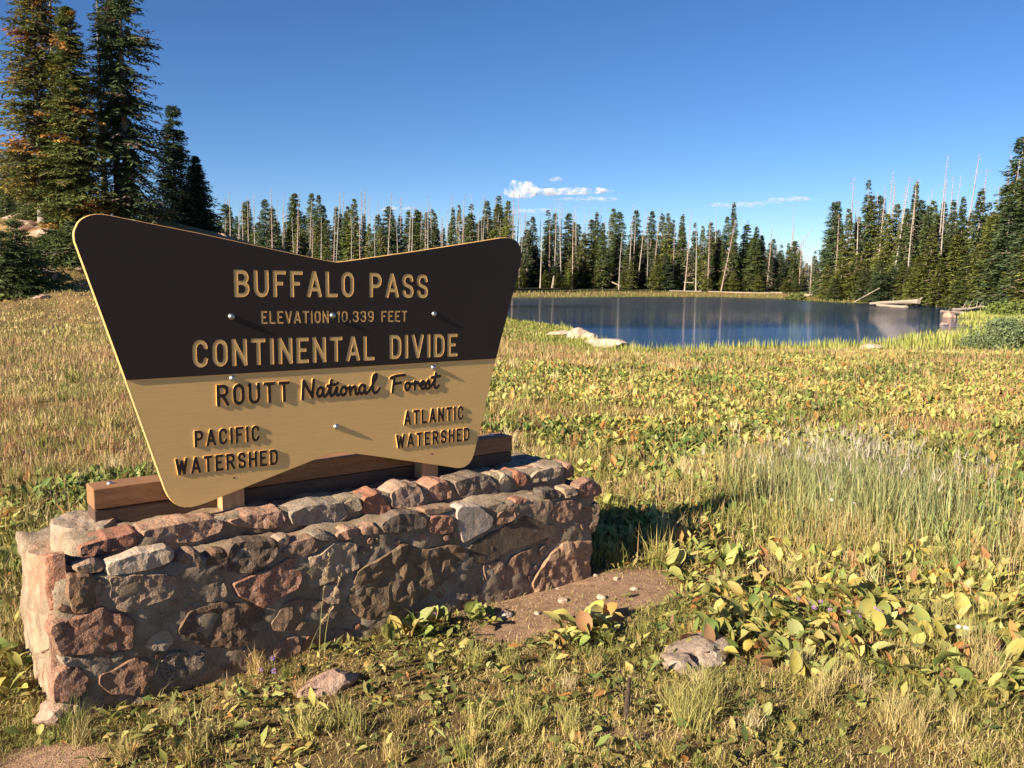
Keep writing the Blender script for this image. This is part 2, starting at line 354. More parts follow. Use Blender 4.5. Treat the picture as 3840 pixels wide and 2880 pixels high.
def stone(poly, frame, thick=.07, proud=.015, col=(.3, .2, .15), rough=1., seed=None, label=None, res=.016, flat=False):
    """poly (u,v) outline; frame(u, v, w) -> local point, w = distance proud of the wall face"""
    seed = random.random() * 100 if seed is None else seed
    P = [Vector(p) for p in poly]; c = sum(P, Vector((0, 0))) / len(P)
    # round the outline: resample, smooth, roughen
    pts = []
    per = sum((P[i] - P[i - 1]).length for i in range(len(P))); step = max(res * .9, per / 60)
    for i in range(len(P)):
        a, b = P[i], P[(i + 1) % len(P)]; n = max(1, round((b - a).length / step))
        for k in range(n): pts.append(a.lerp(b, k / n))
    for _ in range(1): pts = [(pts[i - 1] + pts[i] * 2 + pts[(i + 1) % len(pts)]) / 4 for i in range(len(pts))]
    out = []
    for p in pts:
        nn = mnoise.noise(Vector((p.x * 16, p.y * 16, seed))) * .006 + mnoise.noise(Vector((p.x * 50, p.y * 50, seed))) * .0035
        out.append(p + (p - c).normalized() * (nn + .009))
    n = len(out); inset = []
    for k in (.0,): inset = [p.lerp(c, .0) for p in out]
    ring = [p + (c - p).normalized() * min(.010, (c - p).length * .3) for p in out]
    xs = [p.x for p in out]; ys = [p.y for p in out]; inner = []
    y = min(ys)
    def inside(q, poly_):
        r_ = False
        for i in range(len(poly_)):
            a, b = poly_[i], poly_[i - 1]
            if (a.y > q.y) != (b.y > q.y) and q.x < (b.x - a.x) * (q.y - a.y) / (b.y - a.y) + a.x: r_ = not r_
        return r_
    g_ = res
    area_pts = ((max(xs) - min(xs)) / g_) * ((max(ys) - min(ys)) / g_)
    if area_pts > 420: g_ *= math.sqrt(area_pts / 420)
    shr = [p.lerp(c, .0) + (c - p).normalized() * min(g_ * .9 + .008, (c - p).length * .6) for p in out]
    while y < max(ys):
        x = min(xs)
        while x < max(xs):
            q = Vector((x + random.uniform(-.35, .35) * g_, y + random.uniform(-.35, .35) * g_))
            if inside(q, shr): inner.append(q)
            x += g_
        y += g_
    if not inner: inner = [c]
    allp = ring + inner
    r_ = delaunay_2d_cdt([Vector(p) for p in allp], [(i, (i + 1) % n) for i in range(n)], [], 1, 1e-7)
    vco, faces = r_[0], r_[2]
    def hgt(p):
        q = Vector((p.x, p.y, seed))
        a = mnoise.noise(q * 8) * .014 + (abs(mnoise.noise(q * 15 + Vector((3, 1, 0)))) - .25) * .018 + mnoise.noise(q * 42) * .006
        return proud * .5 + a * rough * (0.2 if flat else .6)
    V = []; Fc = []
    for i, p in enumerate(vco):
        # dome a little towards the middle
        V.append(frame(p.x, p.y, hgt(p)))
    for f in faces: Fc.append(list(f))
    base = len(V); nfaces_n = n
    rings = [(.5, -.008), (0., -.022)]
    dd = .03
    while dd < thick: dd += .03; rings.append((0., -dd))
    prev = None
    # map ring vertices: delaunay keeps input order for inputs
    prev = list(range(n))
    for (t, w_) in rings:
        cur = []
        for i, p in enumerate(out):
            q = p + (ring[i] - p) * t
            nn = mnoise.noise_vector(Vector((q.x * 14, q.y * 14, seed + w_ * 14))) * .010 * (0 if t else 1)
            hh = hgt(ring[i]) + w_ if t else w_ + proud * .4
            V.append(frame(q.x + nn.x * .6, q.y + nn.y * .6, hh)); cur.append(len(V) - 1)
        for i in range(n): Fc.append([prev[i], cur[i], cur[(i + 1) % n], prev[(i + 1) % n]])
        prev = cur
    me = bpy.data.meshes.new('stone'); me.from_pydata([tuple(v) for v in V], [], Fc); me.materials.append(M_stone)
    bmm = bmesh.new(); bmm.from_mesh(me); bmesh.ops.recalc_face_normals(bmm, faces=bmm.faces); bmm.to_mesh(me); bmm.free()
    o = link('stone', me, wall)
    wm = (.30, .205, .145); col = tuple((col[k] * .68 + wm[k] * .32) * (1.0, .93, .86)[k] * .88 for k in range(3)); o.color = (*col, 1)
    if label: o['label'] = label
    return o
CRP = {'1': (50, 1850, .36166), '2': (750, 1750, .36166), '3': (1500, 1650, .36166), '4': (50, 2200, .36166), 'a': (0, 1600, .5877), 'b': (1100, 1550, .5877)}
RED = (.34, .125, .075); REDB = (.26, .115, .075); PINK = (.43, .26, .19); PINKR = (.42, .19, .13); GP = (.34, .26, .20); GREY = (.28, .255, .21); WHITE = (.60, .55, .48); CREAM = (.48, .41, .31)
DK = (.085, .083, .078); SLATE = (.12, .125, .125); BRN = (.20, .135, .09); DBR = (.085, .048, .03); OL = (.17, .14, .095); BP = (.29, .19, .135); MAR = (.24, .09, .075)
front = [
 ('1', [(570,840),(650,860),(820,860),(860,900),(840,1000),(835,1190),(720,1240),(600,1240),(590,1100),(570,1000)], BRN, .018, 1),
 ('1', [(862,880),(935,900),(930,1150),(860,1200),(850,1000)], BP, .012, 1),
 ('1', [(985,870),(1200,840),(1550,830),(1690,870),(1690,960),(1620,1080),(1500,1120),(1200,1220),(1110,1210),(990,1100),(1020,960)], GP, .022, 1.3),
 ('1', [(965,735),(1150,660),(1560,560),(1650,600),(1650,680),(1500,760),(1200,820),(990,850)], WHITE, .022, .8),
 ('1', [(640,760),(800,720),(950,740),(940,800),(800,830),(660,830)], GP, .008, .8),
 ('1', [(1710,640),(1830,590),(1900,620),(1940,720),(1990,800),(1860,830),(1720,800)], BP, .012, 1.2),
 ('2', [(290,890),(330,810),(450,770),(770,760),(790,850),(740,960),(560,1090),(430,1105),(260,1070)], DK, .02, 1.5),
 ('2', [(60,980),(160,880),(270,890),(280,960),(250,1060),(60,1090)], DBR, .012, .8),
 ('1', [(1765,890),(2000,850),(2150,850),(2200,930),(2225,1050),(2080,1125),(1935,1110),(1790,1080),(1750,980)], GREY, .016, 1),
 ('2', [(520,1140),(740,1040),(900,950),(1010,960),(1050,1150),(1010,1250),(800,1360),(680,1470),(600,1420),(400,1340),(330,1210)], RED, .026, .9),
 ('2', [(830,880),(930,790),(1170,730),(1210,810),(1200,870),(1000,950),(900,930)], BP, .02, 1),
 ('2', [(1110,930),(1200,920),(1380,790),(1610,800),(1620,960),(1640,1040),(1400,1160),(1180,1250),(1130,1230),(1150,1100)], CREAM, .022, 1.3),
 ('2', [(1270,1230),(1390,1210),(1440,1300),(1430,1410),(1320,1420),(1260,1370)], (.6, .45, .38), .026, 1.5),
 ('2', [(1170,700),(1260,680),(1380,720),(1350,760),(1200,750)], SLATE, .014, .5),
 ('2', [(1390,720),(1500,650),(1610,640),(1650,690),(1560,750),(1440,760)], PINK, .02, 1),
 ('2', [(1665,640),(1800,590),(1840,640),(1840,690),(1750,710),(1670,690)], PINK, .02, 1),
 ('2', [(790,760),(900,720),(940,750),(850,860),(800,840)], GP, .012, 1),
 ('3', [(-215,870),(-100,800),(0,760),(180,750),(265,810),(250,900),(0,950),(-180,955)], SLATE, .03, .6),
 ('3', [(275,840),(330,790),(530,790),(540,960),(400,970),(300,950)], PINKR, .024, 1),
 ('3', [(240,720),(540,700),(555,720),(400,765),(280,770)], GP, .01, .4),
 ('3', [(575,730),(620,680),(820,690),(880,740),(955,800),(950,890),(830,960),(650,1060),(620,990),(590,850)], (.62, .60, .57), .026, .45),
 ('b', [(360,1130),(400,1000),(620,880),(700,830),(830,870),(1000,840),(1100,860),(1090,930),(930,1090),(800,1200),(700,1250),(480,1310),(400,1290),(340,1200)], OL, .028, 1.5),
 ('3', [(710,1100),(960,945),(1100,885),(1230,800),(1300,795),(1600,885),(1600,975),(1300,1090),(1100,1150),(880,1280),(780,1255),(710,1240)], (.062, .068, .06), .018, .35),
 ('3', [(975,880),(1010,760),(1100,700),(1200,690),(1225,765),(1100,865)], BP, .02, 1.2),
 ('3', [(1170,655),(1200,610),(1325,620),(1250,665)], PINKR, .014, .8),
 ('3', [(900,690),(1060,650),(1110,680),(960,720)], (.2, .19, .16), .01, .4),
 ('3', [(1350,625),(1560,620),(1580,680),(1530,800),(1300,755)], GP, .016, .9),
 ('3', [(1595,640),(1800,620),(1875,640),(1850,760),(1720,860),(1545,825)], (.36, .22, .16), .018, 1),
 ('3', [(1445,520),(1600,510),(1665,550),(1640,600),(1480,600)], (.09, .105, .11), .02, .9),
 ('3', [(1672,500),(1800,490),(1825,560),(1700,600)], CREAM, .02, 1),
 ('3', [(1835,470),(1960,410),(2075,480),(2070,560),(1980,600),(1850,570)], MAR, .026, .9),
 ('3', [(1850,830),(1960,690),(2050,650),(2060,800),(2010,960),(1880,920)], BRN, .014, 1.3),
 ('3', [(1670,940),(1750,925),(1765,965),(1690,990)], REDB, .01, 1),
 ('3', [(860,1300),(1050,1240),(1075,1330),(1055,1500),(930,1550),(870,1400)], BP, .012, .8),
 ('3', [(1095,1290),(1200,1180),(1380,1120),(1370,1200),(1300,1440),(1180,1490),(1095,1450)], BP, .014, .8),
 ('3', [(1360,1480),(1450,1330),(1560,1180),(1700,1060),(1960,1040),(1980,1150),(1940,1270),(1980,1330),(1950,1420),(1600,1520),(1400,1580)], (.38, .275, .195), .03, 1.5),
 ('3', [(580,1430),(680,1320),(850,1400),(880,1560),(800,1659),(560,1640)], GREY, .012, 1),
 ('3', [(1040,1590),(1200,1540),(1300,1530),(1200,1600),(1060,1640)], BP, .01, 1),
 ('3', [(370,1620),(410,1510),(480,1570),(440,1650)], RED, .012, 1),
 ('4', [(370,440),(420,370),(700,320),(840,230),(930,210),(970,260),(1100,270),(1240,330),(1220,580),(1240,620),(900,670),(470,710),(420,570)], REDB, .028, 1.2),
 ('4', [(540,840),(700,850),(770,950),(740,1080),(600,1180),(420,1200),(410,1080),(430,930)], REDB, .022, .7),
 ('4', [(470,720),(700,740),(1000,790),(1060,800),(950,870),(850,900),(760,820),(540,825)], GREY, .012, 1.2),
 ('4', [(890,900),(1040,860),(1130,790),(1250,730),(1430,780),(1450,930),(1430,1050),(1280,1100),(1020,1100),(960,1060),(870,1000)], (.34, .21, .15), .034, 1),
 ('4', [(1360,580),(1450,480),(1570,440),(1640,490),(1660,550),(1600,640),(1500,665),(1370,640)], (.40, .37, .30), .02, 1.1),
 ('4', [(1310,420),(1400,320),(1520,265),(1620,290),(1480,390),(1350,455)], BRN, .008, .8),
 ('4', [(1710,310),(1760,250),(1860,160),(1875,210),(1820,280),(1720,315)], PINK, .014, .8),
 ('a', [(1130,1300),(1200,1180),(1400,1120),(1680,1150),(1710,1230),(1620,1350),(1480,1410),(1300,1400),(1180,1340)], DBR, .022, 1.2),
 ('a', [(1725,1250),(1800,1130),(1900,1095),(2100,1120),(2150,1180),(2100,1250),(1900,1290),(1745,1300)], (.25, .19, .135), .02, 1.2),
 ('a', [(1740,1400),(1830,1350),(1900,1340),(1920,1420),(1880,1490),(1800,1500),(1740,1450)], BP, .018, 1),
 ('a', [(1580,1450),(1640,1410),(1690,1440),(1660,1500),(1600,1490)], BRN, .014, 1),
 ('a', [(1010,1520),(1080,1440),(1300,1430),(1320,1500),(1200,1580),(1050,1620)], (.10, .095, .085), .016, 1.2),
 ('b', [(640,1300),(800,1240),(860,1290),(780,1350),(650,1360)], BP, .01, 1),
]
names_front = {3: 'long white stone at the ledge', 9: 'big red triangular stone', 20: 'bright white quartz stone', 21: 'huge olive grey slab', 22: 'smooth black slate slab', 39: 'broad red sandstone block', 46: 'dark brown rounded stone'}
for i, (cr, pl, col, pr, rg) in enumerate(front):
    ox, oy, k = CRP[cr]
    uv = [on_front(ox + x * k, oy + y * k, 0.) for x, y in pl]
    top = max(v for _, v in uv)
    th = .055 if top > .47 else .05
    stone(uv, lambda u, v, w_: Vector((u, -w_, v)), th, pr, col, rg, i * 3.7, names_front.get(i), flat=(rg < .5))
from mathutils import geometry as mgeo
_polys = [[on_front(CRP[cr][0] + x * CRP[cr][2], CRP[cr][1] + y * CRP[cr][2], 0.) for x, y in pl] for cr, pl, *_ in front]
def _clear(p):
    P0_ = np.array([p]); return min(float(sdf_poly(P, P0_[:, 0], P0_[:, 1])[0]) for P in _polys)
rf = random.Random(77); placed_f = []
for _ in range(900):
    if len(placed_f) > 60: break
    p = (rf.uniform(.03, 2.62), rf.uniform(.02, .46)); c_ = _clear(p) - .009
    for (q, r_) in placed_f: c_ = min(c_, math.hypot(p[0] - q[0], p[1] - q[1]) - r_ - .006)
    if c_ < .011: continue
    r_ = min(c_, .05); placed_f.append((p, r_)); n_ = rf.randint(5, 7); a0 = rf.random() * 6
    stone([(p[0] + r_ * 1.25 * math.cos(a0 + 6.283 * i / n_) * rf.uniform(.75, 1.1), p[1] + r_ * math.sin(a0 + 6.283 * i / n_) * rf.uniform(.75, 1.1)) for i in range(n_)], lambda u, v, w_: Vector((u, -w_, v)), .04, rf.uniform(.004, .012), rf.choice([BP, GP, REDB, GREY, BRN, PINK]), .8, rf.random() * 99, res=.02)
tier2 = [
 ('1', [(700,560),(850,510),(1270,400),(1315,440),(1300,520),(1100,585),(720,672),(690,640)], RED, .03, .9),
 ('1', [(1330,400),(1560,350),(1700,320),(2030,270),(2170,300),(2150,400),(1900,500),(1720,515),(1480,480),(1340,450)], (.40, .24, .165), .03, 1),
 ('2', [(300,560),(550,500),(700,480),(850,450),(890,560),(760,640),(500,640),(400,620)], PINK, .028, 1.2),
 ('2', [(920,480),(1100,405),(1480,370),(1540,490),(1480,560),(1250,600),(950,600)], (.33, .32, .29), .034, 1),
 ('2', [(1490,380),(1650,335),(1690,440),(1600,480),(1545,490)], (.28, .28, .23), .026, 1),
 ('2', [(1700,320),(1850,280),(1960,400),(1990,480),(1740,500),(1695,400)], PINKR, .03, 1.2),
 ('3', [(-90,560),(50,470),(200,480),(240,600),(180,700),(0,720),(-80,700)], (.40, .30, .25), .03, 1.3),
 ('3', [(290,500),(400,440),(500,430),(550,590),(400,640),(340,600)], PINKR, .028, 1.2),
 ('3', [(560,430),(800,375),(940,385),(1010,500),(1000,580),(700,620),(620,600)], DK, .038, 1.2),
 ('3', [(1020,430),(1090,355),(1170,460),(1120,560),(1050,570)], CREAM, .026, 1.2),
 ('3', [(1175,370),(1240,335),(1300,355),(1330,450),(1260,480),(1210,460)], PINKR, .03, 1.2),
 ('3', [(1345,420),(1400,330),(1600,280),(1700,275),(1710,340),(1560,410),(1400,445)], CREAM, .035, 1.3),
 ('3', [(1722,270),(1790,245),(1812,300),(1800,380),(1725,390)], PINK, .03, 1.2)]
for i, (cr, pl, col, pr, rg) in enumerate(tier2):
    ox, oy, k = CRP[cr]
    uv = [on_front(ox + x * k, oy + y * k, .14) for x, y in pl]
    stone(uv, lambda u, v, w_: Vector((u, .155 - w_, v)), .12, pr, col, rg, 200 + i * 2.9, {0: 'red sandstone block', 3: 'grey slab', 8: 'black angular stone'}.get(i))
# left end face, sunlit
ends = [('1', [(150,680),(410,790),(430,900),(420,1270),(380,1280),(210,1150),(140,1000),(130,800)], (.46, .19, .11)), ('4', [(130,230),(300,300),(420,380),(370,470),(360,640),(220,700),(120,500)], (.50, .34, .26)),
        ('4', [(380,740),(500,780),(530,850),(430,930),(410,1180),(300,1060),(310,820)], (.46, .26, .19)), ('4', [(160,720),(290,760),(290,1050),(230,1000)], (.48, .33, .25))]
for i, (cr, pl, col) in enumerate(ends):
    ox, oy, k = CRP[cr]
    uv = [on_end(ox + x * k, oy + y * k, -.01) for x, y in pl]; uv = [(min(max(u, .03), .78), v) for u, v in uv]
    stone(uv, lambda u, v, w_: Vector((.0 - w_, u, v)), .06, .012, col, 1, 300 + i, 'sunlit red stone on the left end' if i == 0 else None)
# flat stones lying in the two ledges
def flat(cu, cv, ru, rv, z, col, seed, pr=.008, th=.04):
    rr = random.Random(seed); n = rr.randint(6, 8); a0 = rr.random() * 6
    uv = [(cu + ru * math.cos(a0 + 6.283 * i / n) * rr.uniform(.78, 1.1), cv + rv * math.sin(a0 + 6.283 * i / n) * rr.uniform(.8, 1.1)) for i in range(n)]
    return stone(uv, lambda u, v, w_: Vector((u, v, z + w_)), th, pr, col, .8, seed, flat=False)
o = flat(.19, .42, .13, .15, .60, (.36, .33, .29), 401, .05, .14); o['label'] = 'rounded pale grey boulder at the left end'
flat(.055, .45, .06, .14, .512, (.42, .34, .27), 402, .02); flat(.06, .22, .05, .055, .512, RED, 403, .01)
for i, (cu, cv, ru, rv, c_) in enumerate([(.42, .27, .17, .06, (.44, .24, .18)), (.80, .26, .16, .055, (.42, .32, .24)), (1.15, .25, .13, .05, (.44, .31, .22)), (1.5, .25, .15, .05, (.38, .31, .24)), (1.84, .24, .13, .05, PINK),
                                         (2.12, .25, .12, .06, CREAM), (2.40, .27, .13, .07, (.48, .33, .26)), (2.45, .45, .11, .09, PINKR), (2.28, .5, .09, .07, GP)]):
    flat(cu, cv, ru, rv, .600, c_, 410 + i, .006)
for i, (cu, cv, ru, rv, c_) in enumerate([(.95, .09, .1, .03, (.42, .28, .2)), (1.55, .085, .09, .028, (.36, .33, .28)), (2.2, .09, .08, .03, CREAM)]):
    flat(cu, cv, ru, rv, .508 - .09 * max(0, cu - 1.9) ** 1.5, c_, 430 + i, .004)
# back and right end: coursed at random
rr = random.Random(5)
for side in range(2):
    for row in range(4):
        u = .06; lim = 2.6 if side == 0 else .76
        while u < lim - .06:
            w_ = min(rr.uniform(.13, .3), lim - u); cu = u + w_ / 2; cz = .06 + row * .125
            uv = [(cu + (w_ / 2 - .012) * a * rr.uniform(.85, 1), cz + .052 * b * rr.uniform(.8, 1.05)) for a, b in ((-1, -.8), (0, -1), (1, -.7), (1, .7), (.2, 1), (-.9, .8))]
            col = rr.choice([RED, PINK, GP, GREY, BRN, CREAM, BP, DK])
            if side == 0: stone(uv, lambda u_, v, q: Vector((u_, .80 + q, v)), .05, .014, col, 1, rr.random() * 90, res=.03)
            else: stone(uv, lambda u_, v, q: Vector((2.65 + q, u_, v)), .05, .014, col, 1, rr.random() * 90, res=.03)
            u += w_ + .01

# ------------------------------------------------------------------ sign
SB = np.array([1.24, .30, .6])                                  # the sign's base in the wall's frame
sbw = O3 + DV * SB[0] - NV * SB[1] + np.array([0, 0, SB[2]])
sign = empty('forest_sign', sbw, YAW)
tag(sign, 'large brown and tan winged sign reading BUFFALO PASS on timber beams over the stone wall', 'sign')
def crp(x, y): return (250 + x * .8137, 750 + y * .8137)
BD = .245                                                       # depth of the board's front face
out_px = [(35,190),(32,160),(34,140),(50,105),(66,88),(85,77),(108,68),(135,64),(160,64),(190,68),(600,150),(1000,237),(1200,279),(1245,286),(1290,281),(1600,237),(1900,190),(2000,174),(2030,172),(2052,176),(2070,185),(2085,201),(2094,223),(2098,250),(2094,290),(1979,737),(1900,1085),(1884,1155),(1873,1190),(1858,1215),(1835,1232),(1815,1236),(1795,1236),(1760,1230),(1400,1178),(1290,1165),(1253,1162),(1215,1170),(1000,1255),(650,1395),(610,1409),(575,1417),(545,1418),(520,1412),(500,1402),(482,1386),(468,1366),(455,1340),(268,822)]
outline = [on_front(*crp(x, y), BD) for x, y in out_px]
def smooth_closed(P, keep):
    return P
BZ = 1.199
def clip_above(P, z):
    r_ = []
    for i in range(len(P)):
        a, b = P[i], P[(i + 1) % len(P)]
        if a[1] >= z: r_.append(a)
        if (a[1] >= z) != (b[1] >= z):
            t = (z - a[1]) / (b[1] - a[1]); r_.append((a[0] + (b[0] - a[0]) * t, z))
    return r_
def shrink(P, d):
    n = len(P); A = sum(P[i][0] * P[(i + 1) % n][1] - P[(i + 1) % n][0] * P[i][1] for i in range(n)); sg = 1 if A > 0 else -1; r_ = []
    for i in range(n):
        ax, ay = P[i - 1]; bx, by = P[(i + 1) % n]; tx, ty = bx - ax, by - ay; L = math.hypot(tx, ty) or 1
        r_.append((P[i][0] - sg * ty / L * d, P[i][1] + sg * tx / L * d))
    return r_
_tmp = []
def extrude_polys(name, polys, dfront, dback, mats, parent=None, bevel=0., base=SB, front_only=True):
    """solid of the polygons (even-odd) between two depths; front faces get material 0, the rest material 1"""
    cu = bpy.data.curves.new(name, 'CURVE'); cu.dimensions = '2D'; cu.fill_mode = 'BOTH'
    th = dback - dfront; cu.extrude = th / 2 - bevel; cu.bevel_depth = bevel; cu.bevel_resolution = 1
    if bevel: cu.offset = -bevel
    for P in polys:
        s_ = cu.splines.new('POLY'); s_.points.add(len(P) - 1); s_.use_cyclic_u = True
        for i, (x, y) in enumerate(P): s_.points[i].co = (x, y, 0, 1)
    o = bpy.data.objects.new('tmp', cu); C.objects.link(o); bpy.context.view_layer.update()
    me = bpy.data.meshes.new_from_object(o.evaluated_get(bpy.context.evaluated_depsgraph_get()))
    bpy.data.objects.remove(o); bpy.data.curves.remove(cu); me.name = name
    mid = (dfront + dback) / 2
    me.transform(Matrix(((1, 0, 0, -base[0]), (0, 0, -1, mid - base[1]), (0, 1, 0, -base[2]), (0, 0, 0, 1))))
    me.materials.clear()
    for q in mats: me.materials.append(q)
    me.update()
    for p in me.polygons: p.material_index = 0 if p.normal.y < -.9 else len(mats) - 1; p.use_smooth = False
    return link(name, me, parent)

# glyphs: strokes in a unit box; 'L' straight with square ends, 'K' round-ended curve
def arc(cx, cy, rx, ry, a0, a1, n=14): return [(cx + rx * math.cos(R(a0 + (a1 - a0) * i / n)), cy + ry * math.sin(R(a0 + (a1 - a0) * i / n))) for i in range(n + 1)]
def crom(P, n=6):
    P = [P[0]] + list(P) + [P[-1]]; r_ = []
    for i in range(1, len(P) - 2):
        a, b, c, d = P[i - 1:i + 3]
        for k in range(n):
            t = k / n; r_.append(tuple(.5 * ((2 * b[j]) + (-a[j] + c[j]) * t + (2 * a[j] - 5 * b[j] + 4 * c[j] - d[j]) * t * t + (-a[j] + 3 * b[j] - 3 * c[j] + d[j]) * t ** 3) for j in (0, 1)))
    return r_ + [P[-2]]
stad = arc(.5, .7, .5, .3, 0, 180) + arc(.5, .3, .5, .3, 180, 360); stad.append(stad[0])
GL = {
 'B': (.56, [('L', [(0, 0), (0, 1)]), ('K', [(0, 1)] + arc(.5, .765, .44, .235, 90, -90) + [(0, .53)]), ('K', [(0, .53)] + arc(.5, .265, .5, .265, 90, -90) + [(0, 0)])]),
 'U': (.56, [('L', [(0, .35), (0, 1)]), ('L', [(1, .35), (1, 1)]), ('K', [(0, .9), (0, .35)] + arc(.5, .3, .5, .3, 180, 360) + [(1, .9)])]),
 'F': (.50, [('L', [(0, 0), (0, 1)]), ('L', [(0, 1), (1, 1)]), ('L', [(0, .52), (.68, .52)])]),
 'A': (.60, [('L', [(0, 0), (.47, 1)]), ('L', [(1, 0), (.53, 1)]), ('L', [(.2, .27), (.8, .27)])]),
 'L': (.50, [('L', [(0, 0), (0, 1)]), ('L', [(0, 0), (1, 0)])]),
 'O': (.54, [('K', stad)]), '0': (.50, [('K', stad)]),
 'P': (.54, [('L', [(0, 0), (0, 1)]), ('K', [(0, 1)] + arc(.5, .725, .5, .275, 90, -90) + [(0, .45)])]),
 'S': (.52, [('K', crom([(.98, .78), (.84, .96), (.5, 1), (.13, .94), (0, .75), (.14, .58), (.5, .5), (.86, .41), (1, .24), (.87, .05), (.5, 0), (.15, .05), (.02, .22)]))]),
 'C': (.54, [('K', arc(.5, .7, .5, .3, 12, 180) + arc(.5, .3, .5, .3, 180, 348))]),
 'N': (.56, [('L', [(0, 0), (0, 1)]), ('L', [(1, 0), (1, 1)]), ('L', [(0, 1), (1, 0)])]),
 'T': (.54, [('L', [(.5, 0), (.5, 1)]), ('L', [(0, 1), (1, 1)])]),
 'I': (.17, [('L', [(.5, 0), (.5, 1)])]), '1': (.26, [('L', [(.9, 0), (.9, 1)]), ('L', [(.9, 1), (.2, .86)])]),
 'E': (.50, [('L', [(0, 0), (0, 1)]), ('L', [(0, 1), (1, 1)]), ('L', [(0, .52), (.72, .52)]), ('L', [(0, 0), (1, 0)])]),
 'D': (.54, [('L', [(0, 0), (0, 1)]), ('K', [(0, 1), (.4, 1)] + arc(.5, .68, .5, .32, 90, 0) + arc(.5, .32, .5, .32, 0, -90) + [(0, 0)])]),
 'V': (.58, [('L', [(0, 1), (.48, 0)]), ('L', [(1, 1), (.52, 0)])]),
 'R': (.56, [('L', [(0, 0), (0, 1)]), ('K', [(0, 1)] + arc(.5, .74, .46, .26, 90, -90) + [(0, .48)]), ('L', [(.5, .48), (1, 0)])]),
 'W': (.74, [('L', [(0, 1), (.25, 0)]), ('L', [(.25, 0), (.5, .85)]), ('L', [(.5, .85), (.75, 0)]), ('L', [(.75, 0), (1, 1)])]),
 'H': (.55, [('L', [(0, 0), (0, 1)]), ('L', [(1, 0), (1, 1)]), ('L', [(0, .52), (1, .52)])]),
 '3': (.50, [('K', crom([(.02, .8), (.15, .96), (.5, 1), (.88, .93), (.96, .76), (.82, .56), (.45, .52)])), ('K', crom([(.45, .52), (.85, .47), (1, .27), (.88, .05), (.5, 0), (.14, .05), (0, .2)]))]),
 '9': (.50, [('K', crom([(.97, .7), (.9, .5), (.5, .42), (.12, .5), (0, .72), (.12, .94), (.5, 1), (.88, .93), (1, .7), (.98, .35), (.85, .08), (.5, 0), (.1, .08)]))]),
 ',': (.12, [('L', [(.5, .02), (.3, -.13)])]),
}
def contour(fn, x0, x1, y0, y1, h):
    nx = int((x1 - x0) / h) + 2; ny = int((y1 - y0) / h) + 2
    X, Y = np.meshgrid(x0 + np.arange(nx) * h, y0 + np.arange(ny) * h); D = fn(X, Y); D = np.where(np.abs(D) < 1e-7, 1e-7, D); S = D < 0
    nb = {}
    def key(i, j, e): return (i, j, 0) if e == 0 else (i + 1, j, 1) if e == 1 else (i, j + 1, 0) if e == 2 else (i, j, 1)
    T = {1: [(3, 0)], 2: [(0, 1)], 3: [(3, 1)], 4: [(1, 2)], 5: [(3, 2), (1, 0)], 6: [(0, 2)], 7: [(3, 2)], 8: [(2, 3)], 9: [(2, 0)], 10: [(0, 3), (2, 1)], 11: [(2, 1)], 12: [(1, 3)], 13: [(1, 0)], 14: [(0, 3)]}
    code = S[:-1, :-1] * 1 + S[:-1, 1:] * 2 + S[1:, 1:] * 4 + S[1:, :-1] * 8
    for j, i in zip(*np.nonzero((code > 0) & (code < 15))):
        for a, b in T[int(code[j, i])]:
            ka, kb = key(i, j, a), key(i, j, b); nb.setdefault(ka, []).append(kb); nb.setdefault(kb, []).append(ka)
    def pos(k):
        i, j, e = k
        if e == 0: a, b = D[j, i], D[j, i + 1]; return (X[j, i] + h * a / (a - b), Y[j, i])
        a, b = D[j, i], D[j + 1, i]; return (X[j, i], Y[j, i] + h * a / (a - b))
    seen = set(); res_ = []
    for k in nb:
        if k in seen: continue
        loop = [k]; seen.add(k); cur = k
        while True:
            nx_ = [q for q in nb[cur] if q not in seen]
            if not nx_: break
            cur = nx_[0]; seen.add(cur); loop.append(cur)
        if len(loop) < 6: continue
        P = [pos(q) for q in loop]
        # drop near-collinear points
        for _ in range(3):
            Q = []; i = 0
            while i < len(P):
                a, b, c = P[i - 1], P[i], P[(i + 1) % len(P)]
                L = math.hypot(c[0] - a[0], c[1] - a[1]) or 1e-9
                dv = abs((c[0] - a[0]) * (b[1] - a[1]) - (c[1] - a[1]) * (b[0] - a[0])) / L
                if dv < .00010 and L < .012: Q.append(P[(i + 1) % len(P)]) if i + 1 < len(P) else None; i += 2
                else: Q.append(b); i += 1
            if len(Q) < 8: break
            P = Q
        res_.append(P)
    return res_
def strokes_sdf(strokes, hw, clip=None):
    def fn(X, Y):
        D = np.full(X.shape, 1e9)
        for kind, P in strokes:
            for i in range(len(P) - 1):
                ax, ay = P[i]; bx, by = P[i + 1]; L = math.hypot(bx - ax, by - ay)
                if L < 1e-9: continue
                ux, uy = (bx - ax) / L, (by - ay) / L; wx, wy = X - ax, Y - ay; s_ = wx * ux + wy * uy; t_ = -wx * uy + wy * ux
                if kind == 'L':
                    r_ = hw * .35; qx = np.abs(s_ - L / 2) - L / 2 - hw + r_; qy = np.abs(t_) - hw + r_
                    d = np.hypot(np.maximum(qx, 0), np.maximum(qy, 0)) + np.minimum(np.maximum(qx, qy), 0) - r_
                else: s2 = np.clip(s_, 0, L); d = np.hypot(s_ - s2, t_) - hw
                D = np.minimum(D, d)
        if clip: D = np.maximum(D, np.maximum(clip[0] - Y, Y - clip[1])); D = np.maximum(D, np.maximum(clip[2] - X, X - clip[3]))
        return D
    return fn
